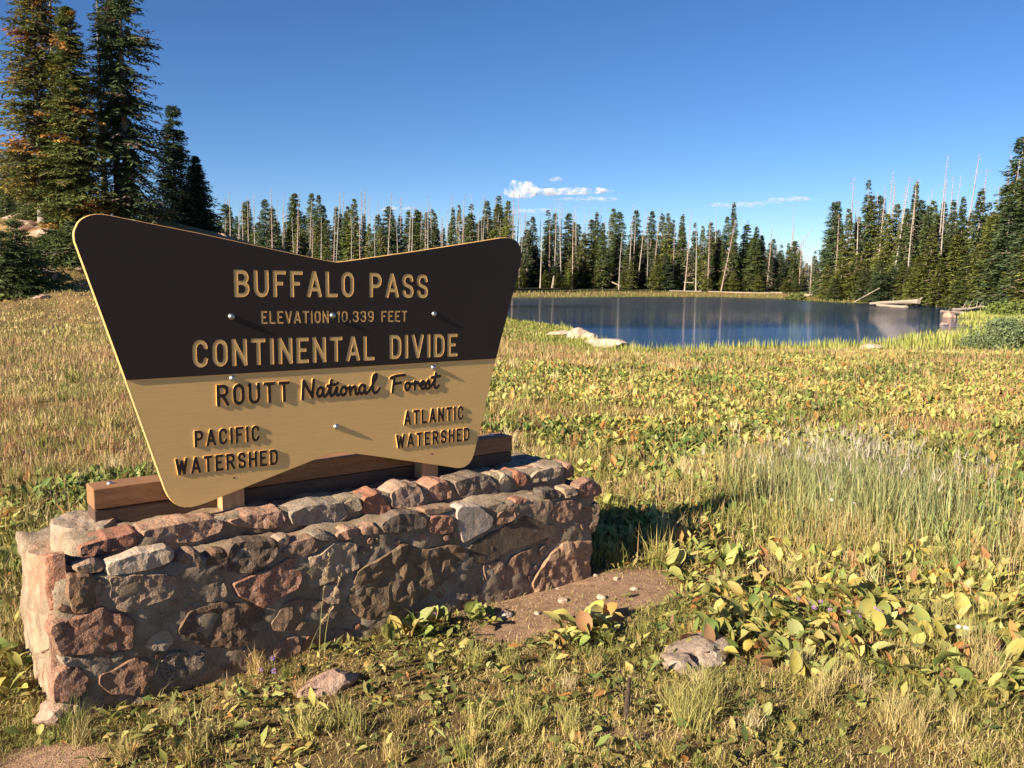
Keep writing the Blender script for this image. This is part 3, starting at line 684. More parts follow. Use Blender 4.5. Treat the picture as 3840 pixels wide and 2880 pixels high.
def text_polys(txt, x0, x1, y0, y1, hwk=.08):
    """letters between two plane positions; y0/y1 = (left, right) baseline and top"""
    Hh = ((y1[0] - y0[0]) + (y1[1] - y0[1])) / 2; gap = .17
    tot = sum(GL[c][0] for c in txt) + gap * (len(txt) - 1); k = (x1 - x0) / (tot * Hh); res_ = []; x = x0
    for c in txt:
        wf = GL[c][0] * Hh * k; hw = hwk * Hh; t = (x - x0) / (x1 - x0); b = y0[0] + (y0[1] - y0[0]) * t
        if c in 'I': wf = GL[c][0] * Hh; x += (GL[c][0] * Hh * k - wf) / 2
        fx = lambda u: x + hw + u * (wf - 2 * hw); fy = lambda v: b + hw + v * (Hh - 2 * hw)
        st = [(kd, [(fx(p[0]), fy(p[1])) for p in P]) for kd, P in GL[c][1]]
        if c == ',': hw *= .9
        clip = (b - (.25 * Hh if c == ',' else .002), b + Hh + .002, x - .012, x + wf + .012) if c in 'AVNWLFETHIR1' else None
        res_.append((c, contour(strokes_sdf(st, hw, clip), x - .02, x + wf + .02, b - .03, b + Hh + .012, .0017)))
        x += GL[c][0] * Hh * k if c != 'I' else wf + (GL[c][0] * Hh * k - wf) / 2
        x += gap * Hh * k
    return res_
engr = []
for a in [('BUFFALO', .776, 1.328, (1.521, 1.519), (1.635, 1.633)), ('PASS', 1.408, 1.724, (1.518, 1.513), (1.630, 1.627)), ('CONTINENTAL', .597, 1.430, (1.234, 1.225), (1.349, 1.337)), ('DIVIDE', 1.512, 1.897, (1.226, 1.222), (1.339, 1.337))]: engr += text_polys(*a, .073)
for a in [('ELEVATION', .889, 1.200, (1.407, 1.404), (1.462, 1.458)), ('10,339', 1.240, 1.427, (1.406, 1.405), (1.458, 1.455)), ('FEET', 1.468, 1.607, (1.403, 1.402), (1.455, 1.454))]: engr += text_polys(*a, .066)
RT = .0036
core = extrude_polys('tan_board', [outline], BD + RT, BD + .022, [M_tan, M_tan], sign, .0012)
top_outline = clip_above(shrink(outline, .002), BZ)
holes = [P for _, ps in engr for P in ps]
extrude_polys('brown_panel', [top_outline] + holes, BD, BD + RT - .0006, [M_brown, M_tan], sign)
for c, ps in engr: extrude_polys('letter', [shrink(p, 0.) for p in ps], BD + .0006, BD + RT - .0002, [M_tan, M_tan], sign)
rais = []
rais += text_polys('ROUTT', .689, 1.010, (1.066, 1.062), (1.160, 1.150), .078)
rais += text_polys('PACIFIC', .592, .869, (.903, .900), (.975, .968), .080)
rais += text_polys('WATERSHED', .512, .949, (.795, .786), (.865, .855), .080)
rais += text_polys('ATLANTIC', 1.588, 1.936, (.899, .896), (.975, .964), .080)
rais += text_polys('WATERSHED', 1.543, 1.975, (.790, .784), (.857, .854), .080)
_a = [(1.0, .5), (.86, .56), (.74, .42), (.72, .2), (.82, .06), (.95, .18), (1.02, .5), (1.0, .2), (1.08, .05), (1.2, .15)]
_o = [(2.1, .5), (1.94, .48), (1.88, .2), (2.0, .05), (2.14, .2), (2.14, .42), (2.04, .52), (2.2, .42), (2.32, .46)]
nat = [[(.02, .0), (.08, .98)], [(.08, .98), (.48, .06)], [(.48, .06), (.56, 1.0)], _a, [(1.2, .15), (1.36, .6), (1.42, .92), (1.36, .3), (1.4, .06), (1.52, .12)], [(1.22, .62), (1.6, .68)],
       [(1.52, .12), (1.68, .5), (1.66, .2), (1.74, .05), (1.84, .15)], [(1.71, .73), (1.73, .75)], _o, [(2.32, .5), (2.36, .06)], [(2.36, .2), (2.5, .48), (2.62, .44), (2.62, .15), (2.7, .05), (2.82, .15)],
       [(x + 2.1, y) for x, y in _a], [(3.3, .15), (3.55, .6), (3.74, 1.0), (3.68, 1.13), (3.55, .95), (3.52, .3), (3.6, .05), (3.75, .1), (3.88, .3)]]
forr = [[(.12, 0), (.25, .98)], [(.02, .9), (.3, 1.0), (.85, 1.04)], [(.18, .5), (.62, .56)], [(x - 1.0, y) for x, y in _o], [(1.32, .46), (1.42, .42), (1.48, .55), (1.46, .06)], [(1.48, .3), (1.6, .5), (1.7, .42), (1.8, .25)],
        [(1.8, .25), (2.0, .32), (2.05, .46), (1.95, .54), (1.84, .4), (1.84, .15), (1.96, .04), (2.12, .15)], [(2.12, .15), (2.3, .58), (2.36, .35), (2.38, .14), (2.26, .03), (2.14, .08)], [(2.38, .1), (2.52, .2), (2.72, .7), (2.78, 1.0), (2.7, .4), (2.72, .1), (2.84, .04), (2.96, .18)], [(2.5, .74), (3.05, .8)]]
def script(strk, x0, x1, b0, b1, hh, wid):
    k = (x1 - x0) / wid
    f = lambda p: (x0 + p[0] * k, b0 + (b1 - b0) * p[0] / wid + p[1] * hh)
    st = [('K', [f(q) for q in (crom(s_, 6) if len(s_) > 3 else s_)]) for s_ in strk]
    return contour(strokes_sdf(st, .0072), x0 - .03, x1 + .03, b0 - .03, b0 + hh * 1.2 + .03, .0016)
rais += [('National', script(nat, 1.068, 1.458, 1.069, 1.066, .082, 3.9)), ('Forest', script(forr, 1.515, 1.795, 1.067, 1.068, .076, 3.05))]
for c, ps in rais:
    o = extrude_polys('letter' if len(c) == 1 else 'lettering', ps, BD + .0002, BD + RT + .0004, [M_brown, M_tan], sign)
    if len(c) > 1: o['label'] = 'script lettering ' + c
def boxm(x0, x1, y0, y1, z0, z1, bev, base):
    bm = bmesh.new(); bmesh.ops.create_cube(bm, size=1)
    for v in bm.verts: v.co = Vector(((x0 + x1) / 2 + v.co.x * (x1 - x0) - base[0], (y0 + y1) / 2 + v.co.y * (y1 - y0) - base[1], (z0 + z1) / 2 + v.co.z * (z1 - z0) - base[2]))
    bmesh.ops.bevel(bm, geom=bm.edges[:], offset=bev, segments=2, affect='EDGES', profile=.6); return bm
def fin(bm, name, mat, parent, smooth=False):
    me = bpy.data.meshes.new(name); bm.to_mesh(me); bm.free(); me.materials.append(mat)
    if smooth:
        for p in me.polygons: p.use_smooth = True
    return link(name, me, parent)
for s0 in (.712, 1.707):
    fin(boxm(s0, s0 + .092, BD + .0235, .349, .606, 1.52, .003, SB), 'post', M_post, sign)
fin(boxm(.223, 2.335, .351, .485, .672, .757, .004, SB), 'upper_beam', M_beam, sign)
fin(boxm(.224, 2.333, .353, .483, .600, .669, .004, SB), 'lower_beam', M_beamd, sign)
def bolt(s, dep, z, r_=.0128, up=False):
    bm = bmesh.new(); bmesh.ops.create_uvsphere(bm, u_segments=20, v_segments=12, radius=r_)
    bmesh.ops.delete(bm, geom=[v for v in bm.verts if v.co.z < -r_ * .02], context='VERTS')
    for v in bm.verts: v.co.z *= .8
    bmesh.ops.create_cone(bm, cap_ends=True, segments=20, radius1=r_ * 1.06, radius2=r_ * 1.06, depth=.0025, matrix=Matrix.Translation((0, 0, .0005)))
    if not up: bm.transform(Matrix.Rotation(R(90), 4, 'X'))
    bm.transform(Matrix.Translation((s - SB[0], dep - SB[1], z - SB[2])))
    o = fin(bm, 'bolt', M_steel, sign, True); o.color = (.5, .5, .49, 1); return o
for s, z in [(.761, 1.440), (1.221, 1.437), (1.761, 1.436)]: bolt(s, BD - .001, z)
for s, z in [(.759, 1.180), (1.759, 1.172), (1.232, .928)]: bolt(s, BD + RT - .001, z)
for s in (.30, 2.24): bolt(s, .42, .7572, .013, True)
for s, z in [(.754, .752), (1.750, .740)]:
    bm = bmesh.new(); bmesh.ops.create_circle(bm, cap_ends=True, segments=16, radius=.0045); bm.transform(Matrix.Translation((s - SB[0], BD + RT - .0006 - SB[1], z - SB[2])) @ Matrix.Rotation(R(90), 4, 'X'))
    fin(bm, 'screw_hole', M_stick, sign)

# ------------------------------------------------------------------ grass
def wall_local(x, y):
    return (x - O3[0]) * DV[0] + (y - O3[1]) * DV[1], -((x - O3[0]) * NV[0] + (y - O3[1]) * NV[1])
def in_wall(x, y, m_=.0):
    s, d = wall_local(x, y); return (s > -.02 - m_) & (s < 2.67 + m_) & (d > -.0 - m_) & (d < .82 + m_)
def polar(n, r0, r1, a0=-44., a1=46., p=1.):
    r_ = np.sqrt(r0 ** 2 + (r1 ** 2 - r0 ** 2) * rng.random(n) ** p); a = np.radians(a0 + (a1 - a0) * rng.random(n)); return np.sin(a) * r_, np.cos(a) * r_
leaf_zone_c = [at_z(x, y)[:2] for x, y in [(1100, 790)]]
TALL = at_z(1850, 1085)[:2]
def leaf_cov(x, y):
    """0..1 how much broad-leaf plants cover the meadow"""
    r_ = np.hypot(x, y); d = sdf_poly(lake, x, y); a = np.degrees(np.arctan2(x, y))
    n = fbm(x, y, .42, 81, 3); n2 = fbm(x, y * 1., 1.3, 91, 3)
    n3 = fbm(x * .5, y * 1.4, .55, 93, 3); c = sstep(.485, .58, n * .35 + n2 * .3 + n3 * .35 + .05 * sstep(4, 9, r_))
    sw, dw = wall_local(x, y); c = np.maximum(c, sstep(2.75, 3.0, sw) * (1 - sstep(6., 7.5, r_)) * sstep(.38, .52, n2) * sstep(3.5, 4.3, r_) * .8)
    c = c * sstep(3.2, 5., d) * (1 - sstep(23, 27, r_))
    left = sstep(-12, -20, a); c = c * (1 - sstep(15.5, 18., r_) * (1 - sstep(3, 13, a)))
    c = c * (1 - left * sstep(6.8, 8.2, r_))          # the left meadow is plain grass beyond the wall
    c = c * (1 - (1 - sstep(.5, 1.2, ((x - TALL[0]) / .85) ** 2 + ((y - TALL[1]) / .75) ** 2)))
    c = c * (1 - sstep(12., 16., r_) * sstep(3., -2., a))
    return c * (1 - dirt_mask(x, y))
def grass_colour(x, y, n):
    n1 = fbm(x, y, .5, 101, 3); n2 = fbm(x, y, 1.9, 111, 2); r_ = np.hypot(x, y); d = sdf_poly(lake, x, y)
    pal = 1.0 * np.array([[.46, .35, .14], [.40, .31, .11], [.29, .27, .075], [.20, .21, .055], [.38, .20, .10], [.55, .44, .24]])
    a = np.degrees(np.arctan2(x, y))
    red = np.clip(sstep(.45, .7, n1) * .9 * sstep(5, 11, r_), 0, 1) * .75; green = sstep(.42, .66, n2) * .65 + .16
    u = rng.random(n); idx = np.where(u < green, np.where(rng.random(n) < .5, 2, 3), np.where(rng.random(n) < red, 4, np.where(rng.random(n) < .25, 5, np.where(rng.random(n) < .5, 0, 1))))
    c = pal[idx]
    sh = (1 - sstep(1.2, 4., d)) * sstep(18, 24, r_); g_ = rng.random(n) < sh * .85
    c = np.where(g_[:, None], np.array([.23, .25, .055]), c)
    return c * (.75 + .5 * rng.random((n, 1)))
def blades(x, y, hgt, wid, lean, col, z=None):
    n = len(x); z = height(x, y) - .004 if z is None else z
    az_ = rng.random(n) * 2 * math.pi; az2 = az_ + rng.normal(0, .6, n)
    cw, sw = np.cos(rng.random(n) * 6.283), np.sin(rng.random(n) * 6.283); q = rng.random(n) * 6.283; cw, sw = np.cos(q), np.sin(q)
    b = np.stack([x, y, z], 1); side = np.stack([cw, sw, np.zeros(n)], 1) * wid[:, None] / 2
    d1 = np.stack([np.cos(az_) * np.sin(lean * .5), np.sin(az_) * np.sin(lean * .5), np.cos(lean * .5)], 1); d2 = np.stack([np.cos(az2) * np.sin(lean), np.sin(az2) * np.sin(lean), np.cos(lean)], 1)
    m1 = b + d1 * (hgt * .5)[:, None]; t = m1 + d2 * (hgt * .5)[:, None]
    v = np.stack([b - side, b + side, m1 - side * .75, m1 + side * .75, t], 1).reshape(-1, 3)
    i = np.arange(n) * 5
    qd = np.stack([i, i + 1, i + 3, i + 2], 1); tr = np.stack([i + 2, i + 3, i + 4], 1)
    c = np.repeat(col, 5, 0); return v, qd, tr, c
GV, GQ, GT, GC = [], [], [], []; goff = 0
def add_blades(*a, **k):
    global goff
    v, q, t, c = blades(*a, **k); GV.append(v); GQ.append(q + goff); GT.append(t + goff); GC.append(c); goff += len(v)
def thin(x, y, keep): k = rng.random(len(x)) < keep; return x[k], y[k]
def clump(x, y, sc_, seed): return sstep(.32, .62, fbm(x, y, sc_, seed, 2))
def scatter(n, r0, r1, hm, wm, a0=-44., a1=46., cl=(3., 121)):
    x, y = polar(n, r0, r1, a0, a1); k = ~in_wall(x, y) & (rng.random(n) < .42 + .58 * clump(x, y, *cl)) & (rng.random(n) < 1 - .93 * dirt_mask(x, y)) & (sdf_poly(lake, x, y) > -.4)
    x, y = x[k], y[k]; k = rng.random(len(x)) < 1 - .72 * leaf_cov(x, y); x, y = x[k], y[k]; n = len(x)
    hh = hm * (.45 + .9 * rng.random(n)) * (.6 + .8 * fbm(x, y, 1.1, 131, 2)); lean = np.where(rng.random(n) < .34, rng.uniform(1.05, 1.5, n), rng.gamma(2.2, .2, n))
    # trodden ground in front of the wall is short and flat
    s, d = wall_local(x, y); tr = sstep(-1.7, -.25, d) * sstep(.05, -.02, d) * sstep(4.2, 2.6, s) * sstep(-.8, 0, s)
    near = 1 - sstep(3.2, 4.6, np.hypot(x, y)); tr = np.maximum(tr, near * .75) * (hm < .4)
    hh = hh * (1 - .55 * tr); lean = np.where(rng.random(n) < tr * .7, rng.uniform(1.15, 1.54, n), lean)
    add_blades(x, y, hh, wm * (.6 + .8 * rng.random(n)), lean, grass_colour(x, y, n))
scatter(262000, 2.0, 4.6, .07, .0028)
scatter(135000, 4.6, 8., .12, .0038)
scatter(108000, 8., 14., .10, .007)
scatter(95000, 14., 26., .11, .013)
scatter(70000, 26., 46., .12, .026, -40, 10)
# tufts: bunch grasses
def tufts(n, r0, r1, hm, wm, per, a0=-44., a1=46., colr=None, centres=None):
    if centres is None:
        x, y = polar(n, r0, r1, a0, a1)
        k = ~in_wall(x, y, .03) & (dirt_mask(x, y) < .35) & (sdf_poly(lake, x, y) > .3); x, y = x[k], y[k]
    else: x, y = centres
    n = len(x); sz = .6 + .8 * rng.random(n); X = np.repeat(x, per) + rng.normal(0, .028, n * per) * np.repeat(sz, per) * (hm / .2); Y = np.repeat(y, per) + rng.normal(0, .028, n * per) * np.repeat(sz, per) * (hm / .2)
    hh = hm * np.repeat(sz, per) * (.5 + .7 * rng.random(n * per)); c0 = np.repeat(grass_colour(x, y, n) if colr is None else np.tile(colr, (n, 1)) * (.8 + .4 * rng.random((n, 1))), per, 0) * (.7 + .6 * rng.random((n * per, 1)))
    add_blades(X, Y, hh, wm * (.6 + .8 * rng.random(n * per)), np.abs(rng.normal(.55, .4, n * per)), c0)
tufts(90, 2.5, 4.6, .10, .0026, 80); tufts(260, 4.6, 9., .17, .0045, 50); tufts(600, 9., 22., .18, .010, 24)
for (px, py, hm, k) in [(1150, 1590, .17, 5), (760, 1560, .15, 4), (330, 1590, .16, 4), (1480, 1560, .2, 7), (1950, 1560, .2, 6), (2100, 1450, .24, 5), (560, 1500, .15, 3), (1060, 1460, .13, 3), (1800, 1480, .2, 5), (1015, 1310, .16, 1), (240, 1500, .2, 2), (1650, 1250, .26, 3), (2050, 1380, .25, 5)]:
    c = at_z(px, py); tufts(0, 0, 0, hm * .72, .0026, 90, centres=(c[0] + rng.normal(0, .12, k), c[1] + rng.normal(0, .08, k)), colr=[(.46, .37, .16), (.36, .32, .11), (.44, .31, .13)][(px // 10) % 3])
# tall grey green grass on the right, with plumes
n = 3600; x = TALL[0] + rng.normal(0, .42, n); y = TALL[1] + rng.normal(0, .6, n)
add_blades(x, y, .40 * (.4 + .7 * rng.random(n)), .005 * (.6 + .8 * rng.random(n)), np.abs(rng.normal(.25, .28, n)), np.where(rng.random((n, 1)) < .28, [[.40, .34, .16]], [[.235, .265, .11]]) * (.65 + .7 * rng.random((n, 1))))
n = 260; x = TALL[0] + rng.normal(0, .36, n); y = TALL[1] + rng.normal(0, .42, n); zz = height(x, y) + rng.uniform(.3, .46, n)
for _ in range(3): add_blades(x + rng.normal(0, .008, n), y + rng.normal(0, .008, n), .09 * (.6 + .6 * rng.random(n)), .010 * np.ones(n) * .7, np.abs(rng.normal(.45, .3, n)), np.array([.36, .31, .23]) * (.7 + .6 * rng.random((n, 1))), z=zz)
# reddish seed stalks over the meadow
n = 17000; x, y = polar(n, 4.5, 24); k = ~in_wall(x, y, .02) & (sdf_poly(lake, x, y) > 2.5) & (dirt_mask(x, y) < .3) & (rng.random(n) < .2 + .8 * clump(x, y, .6, 141)); x, y = x[k], y[k]; n = len(x)
add_blades(x, y, .23 * (.5 + .6 * rng.random(n)), .003 + .00045 * np.hypot(x, y), np.abs(rng.normal(.1, .15, n)), np.array([.38, .235, .13]) * (.7 + .6 * rng.random((n, 1))))
# sedges along the near shore and on the two tongues at the right
n = 72000; x = rng.uniform(2, 34, n); y = rng.uniform(18, 62, n); d = sdf_poly(lake, x, y); a = np.degrees(np.arctan2(x, y)); right = sstep(14, 22, a)
k = (d > -.25) & (d < 1.6 + 2.4 * right + 3. * sstep(.5, .7, fbm(x, y, .25, 151, 2))) & (a < 46) & (rng.random(n) < .6); x, y, r_ = x[k], y[k], np.hypot(x[k], y[k]); n = len(x)
add_blades(x, y, .27 * (.5 + .6 * rng.random(n)), .0008 * r_, np.abs(rng.normal(.1, .12, n)), np.where(rng.random((n, 1)) < .72, [[.27, .30, .065]], [[.42, .37, .13]]) * (.75 + .5 * rng.random((n, 1))))
# far bank
n = 30000; x = rng.uniform(-30, 95, n); y = rng.uniform(60, 175, n); d = sdf_poly(lake, x, y); k = (d > -.3) & (d < 12) & (rng.random(n) < .9); x, y = x[k], y[k]; n = len(x)
add_blades(x, y, .38 * (.5 + .7 * rng.random(n)), .10 * np.ones(n), np.abs(rng.normal(.2, .2, n)), np.where(rng.random((n, 1)) < .6, [[.15, .17, .045]], [[.26, .20, .075]]) * (.7 + .6 * rng.random((n, 1))))
go = link('meadow_grass', np_mesh('meadow_grass', np.concatenate(GV), [np.concatenate(GQ), np.concatenate(GT)], M_grass, np.concatenate(GC)))
tag(go, 'golden, green and rust coloured meadow grass between the wall and the lake', 'grass', kind='stuff')

# ------------------------------------------------------------------ broad-leaved plants
def leaf_geo(L, W, bend, cup, wave=0., stem=.25, n=5):
    """leaf growing along +Y, curving down; returns verts, quads"""
    v = []; x = 0; y = 0; z = 0; ang_ = 0.; f = []
    for i in range(n + 1):
        t = i / n; w_ = W / 2 * float(np.interp(t, [0, .12, .3, .5, .7, .86, .95, 1], [.12, .55, .9, 1., .93, .68, .40, .06]))
        th = -bend * t; y += math.cos(th) * L / n if i else 0; z += math.sin(th) * L / n if i else 0
        wv = wave * math.sin(t * 9)
        v += [(-w_, y, z + cup * w_ + wv * W), (0, y, z), (w_, y, z + cup * w_ - wv * W * .6)]
    for i in range(n):
        for j in (0, 1): a = i * 3 + j; f.append((a, a + 1, a + 4, a + 3))
    return np.array(v), np.array(f)
LEAVES = [leaf_geo(1, random.uniform(.42, .62), random.uniform(.2, 1.5), random.uniform(.2, .95), random.uniform(0, .1), n=6) for _ in range(7)] + [leaf_geo(1, random.uniform(.2, .3), random.uniform(.3, 1.2), .3, .04, n=6) for _ in range(3)]
LEAFC = np.array([1.02, .99, 1.05]) * .98 * np.array([[.34, .36, .11], [.43, .41, .14], [.26, .31, .09], [.16, .23, .06], [.50, .44, .12], [.50, .41, .15], [.46, .24, .08], [.30, .18, .09], [.42, .45, .17]])
LEAFP = np.array([.22, .15, .20, .17, .09, .07, .03, .035, .05])
def leaf_col(n): return LEAFC[rng.choice(9, n, p=LEAFP / LEAFP.sum())] * (.8 + .4 * rng.random((n, 1)))
leaf_meshes = []
for i, (v, f) in enumerate(LEAVES):
    st = np.array([(-.012, 0, 0), (.012, 0, 0), (.012, .3, .0), (-.012, .3, 0)]); v2 = v * .8; v2[:, 1] += .24
    leaf_meshes.append(np_mesh('leaf', np.concatenate([v2, st]), [np.concatenate([f, [[len(v), len(v) + 1, len(v) + 2, len(v) + 3]]])], M_leafO, smooth=True))
def leaf_rots(n, upright):
    az_ = rng.random(n) * 6.283 ; el = np.clip(rng.normal(upright, .33, n), .05, 1.45); return az_, el
LEAVES_FAR = [leaf_geo(1, random.uniform(.45, .62), random.uniform(.2, 1.5), random.uniform(.3, .9), random.uniform(0, .1), n=2) for _ in range(10)]
def plant_mesh(name, nl, L, up, spread=.05, src=None):
    src = src or LEAVES
    V, Fq, Cc = [], [], []; off = 0; az_, el = leaf_rots(nl, up); cc = leaf_col(nl); shade = .8 + .4 * rng.random()
    for i in range(nl):
        v, f = src[rng.integers(len(src))]; l = L * rng.uniform(.6, 1.15); v = v * l
        tw = rng.normal(0, .5); v = v @ np.array(Matrix.Rotation(tw, 3, 'Y')).T; v[:, 1] += l * .25
        M3 = np.array(Matrix.Rotation(az_[i], 3, 'Z') @ Matrix.Rotation(el[i], 3, 'X')); v = v @ M3.T; v[:, :2] += rng.normal(0, spread, 2); 
        V.append(v); Fq.append(f + off); Cc.append(np.tile(cc[i] * shade, (len(v), 1))); off += len(v)
    return np.concatenate(V), np.concatenate(Fq), np.concatenate(Cc)
# candidates sorted by distance
n = 28000; x, y = polar(n, 2.5, 27, -42, 46, 1.15); d_ = np.hypot(x, y); cov = leaf_cov(x, y)
# plants traced from the photograph stand at fixed places in the near ground
near_px = [(1530, 1165), (1590, 1150), (1650, 1180), (1700, 1190), (1480, 1250), (1540, 1230), (1610, 1230), (1680, 1260), (1730, 1230), (1560, 1290), (1490, 1290), (1640, 1320), (1700, 1330), (1760, 1290), (1600, 1370), (1680, 1380), (1850, 1440), (1930, 1460), (1900, 1490), (1540, 1440), (1600, 1450),
           (1240, 1390), (1150, 1385), (1290, 1400), (930, 1400), (1010, 1440), (1080, 1410), (980, 1380), (800, 1385), (760, 1400), (700, 1440), (620, 1480), (580, 1530), (480, 1530), (350, 1590), (420, 1620), (860, 1510), (930, 1560), (1010, 1560), (1100, 1530), (1170, 1510), (1250, 1520), (1310, 1480), (1400, 1500), (1280, 1570),
           (1230, 1620), (1330, 1620), (1430, 1630), (1060, 1630), (900, 1620), (760, 1620), (650, 1600), (560, 1640), (1560, 1540), (1640, 1560), (2120, 1340), (2180, 1400), (2050, 1290), (2150, 1250), (2190, 1500), (1980, 1200), (2080, 1160), (2160, 1130), (1950, 1140), (1370, 1140), (1420, 1130), (1480, 1120), (1330, 1090), (1380, 1070),
           (1440, 1050), (20, 1250), (25, 1320), (30, 1390), (20, 1180), (35, 1450), (60, 1530), (100, 1590), (40, 1110), (70, 1090), (20, 1500), (150, 1600), (230, 1560), (1180, 1260), (1350, 1290), (2130, 1590), (2030, 1620), (2190, 1610), (1720, 1620), (1830, 1600)]
rp = random.Random(21)
for (x0, y0, x1, y1, n_) in [(1440, 1140, 1750, 1400, 38), (1300, 1060, 1560, 1180, 22), (1780, 1400, 2210, 1520, 9), (0, 1080, 55, 1480, 10), (1850, 1180, 2210, 1330, 10), (560, 1500, 1500, 1650, 24), (1250, 1000, 1650, 1060, 10)]:
    for _ in range(n_): near_px.append((rp.uniform(x0, x1), rp.uniform(y0, y1)))
np_pts = [at_z(a, b)[:2] for a, b in near_px]
def inside_wall_pt(p): return bool(in_wall(np.array([p[0]]), np.array([p[1]]), .06)[0])
np_pts = [p for p in np_pts if not inside_wall_pt(p)]
keep = (rng.random(n) < cov) & ~in_wall(x, y, .08) & (d_ > 3.6); x, y, d_ = x[keep], y[keep], d_[keep]; o_ = np.argsort(d_); x, y, d_ = x[o_], y[o_], d_[o_]
GRP = 'broad-leaved yellow-green meadow plants'
def side_word(p):
    s, dd = (p[0] - O3[0]) * DV[0] + (p[1] - O3[1]) * DV[1], -((p[0] - O3[0]) * NV[0] + (p[1] - O3[1]) * NV[1])
    if s < -.1: return 'left of the stone wall'
    if s > 2.75 and math.hypot(*p) < 6: return 'right of the stone wall'
    if dd < 0: return 'on bare ground before the wall'
    return 'in the meadow behind the wall'
def place_word(p):
    c = RM @ (np.array([p[0], p[1], 0.]) - CAMP); px = CX + F * c[0] / c[2]; dd = math.hypot(p[0], p[1])
    if px < 230: return side_word(p) if dd < 5 else 'in the left meadow'
    if px > 860: return 'right of the tall pale grass' if dd > 5.5 else 'in the lower right foreground'
    if px > 680: return 'in front of the tall pale grass' if dd < 6.2 else 'behind the tall pale grass'
    return side_word(p) if dd < 6 else 'in the meadow a little behind the wall' if dd < 9 else 'in the meadow halfway to the lake' if dd < 15 else 'in the meadow close to the lake'
for k, p in enumerate(np_pts):
    z = float(height(np.array([p[0]]), np.array([p[1]]))[0])
    t = empty('leafy_plant', (p[0], p[1], z)); low = side_word(p).startswith('on bare') or math.hypot(*p) < 3.6
    nl = int(rng.integers(5, 9)) if low else int(rng.integers(10, 17)); L = (.055 if low else .108) * rng.uniform(.75, 1.25)
    cols = leaf_col(nl); az_, el = leaf_rots(nl, .45 if low else .85); mean = cols.mean(0)
    tone = 'pale yellow-green' if mean[1] > .33 else 'dull green' if mean[0] < .3 else 'yellowing'
    tag(t, f'{tone} broad-leaved plant with {"few short" if nl < 7 else "several" if nl < 11 else "many upright"} leaves {place_word(p)}', 'plant', GRP)
    for i in range(nl):
        o = link('leaf', leaf_meshes[int(rng.integers(10))], t); l = L * rng.uniform(.6, 1.2); o.scale = (l, l, l)
        o.rotation_euler = (Matrix.Rotation(az_[i], 3, 'Z') @ Matrix.Rotation(el[i], 3, 'X') @ Matrix.Rotation(rng.normal(0, .5), 3, 'Y')).to_euler(); o.location = (rng.normal(0, .022), rng.normal(0, .022), -.005); o.color = (*cols[i], 1)
pm = []; pm_tone = []
for i in range(12):
    v, f, c = plant_mesh('leafy_plant', 19, .10, 1.0, .045); mc = c.mean(0); pm_tone.append('orange-flecked' if mc[0] > mc[1] * 1.1 else 'yellow' if mc[0] > mc[1] * 1.03 else 'lime green' if mc[1] > .33 else 'dull green'); pm.append(np_mesh('leafy_plant', v, [f], M_leafA, c, True))
nind = 300 - len(np_pts)
for k in range(min(nind, len(x))):
    p = (float(x[k]), float(y[k])); z = float(height(x[k:k + 1], y[k:k + 1])[0]); o = link('leafy_plant', pm[k % 12], None, (p[0], p[1], z)); o.rotation_euler = (0, 0, rng.random() * 6.28); s_ = rng.uniform(.65, 1.25); o.scale = (s_, s_, s_)
    tag(o, ('large' if s_ > 1.05 else 'small' if s_ < .82 else 'medium') + f' {pm_tone[k % 12]} clump of broad leaves ' + place_word(p), 'plant', GRP)
V, Fq, Cc = [], [], []; off = 0
vars_ = [plant_mesh('p', 11, .088, 1.05, .085, LEAVES_FAR) for _ in range(16)]
tone = sstep(.25, .7, fbm(x, y, .7, 171, 3))
for k in range(nind, len(x)):
    v, f, c = vars_[k % 16]; a = rng.random() * 6.28; s_ = rng.uniform(.7, 1.3); ca, sa = math.cos(a), math.sin(a)
    q = np.stack([(v[:, 0] * ca - v[:, 1] * sa), (v[:, 0] * sa + v[:, 1] * ca), v[:, 2]], 1) * s_; q[:, 0] += x[k]; q[:, 1] += y[k]; q[:, 2] += height(x[k:k + 1], y[k:k + 1])[0]
    V.append(q); Fq.append(f + off); tn_ = float(tone[k]); Cc.append(c * rng.uniform(.85, 1.2) * np.array([.55 + .75 * tn_, .68 + .55 * tn_, .6 + .6 * tn_])); off += len(v)
lf = link('leafy_ground_cover', np_mesh('leafy_ground_cover', np.concatenate(V), [np.concatenate(Fq)], M_leafA, np.concatenate(Cc), True))
tag(lf, 'spread of yellow-green broad leaves across the meadow towards the lake', 'ground cover', kind='stuff')
# fallen leaves, low creeping leaves and litter on the near ground
n = 36000; x, y = polar(n, 2.0, 6.2); k = ~in_wall(x, y, .02) & (dirt_mask(x, y) < rng.random(n) * .5) & (rng.random(n) < .12 + .88 * clump(x, y, 2.4, 161)); x, y = x[k], y[k]; n = len(x)
V, Fq, Cc = [], [], []; off = 0; zz = height(x, y); cc = leaf_col(n)
small = [leaf_geo(1, w_, b_, c_, .05, n=2) for w_, b_, c_ in ((.4, .5, .3), (.55, .9, .5), (.3, .2, .2), (.48, 1.2, -.4))]
for i in range(n):
    v, f = small[int(rng.integers(4))]; l = .018 + .055 * rng.random() ** 1.6; a, e = rng.random() * 6.283, rng.normal(.3, .5)
    M3 = np.array(Matrix.Rotation(a, 3, 'Z') @ Matrix.Rotation(e, 3, 'X') @ Matrix.Rotation(rng.normal(0, .6), 3, 'Y')); q = (v * l) @ M3.T + np.array([x[i], y[i], zz[i] + rng.uniform(.004, .035)])
    V.append(q); Fq.append(f + off); Cc.append(np.tile(cc[i] * (.95 if rng.random() < .5 else .5), (len(v), 1))); off += len(v)
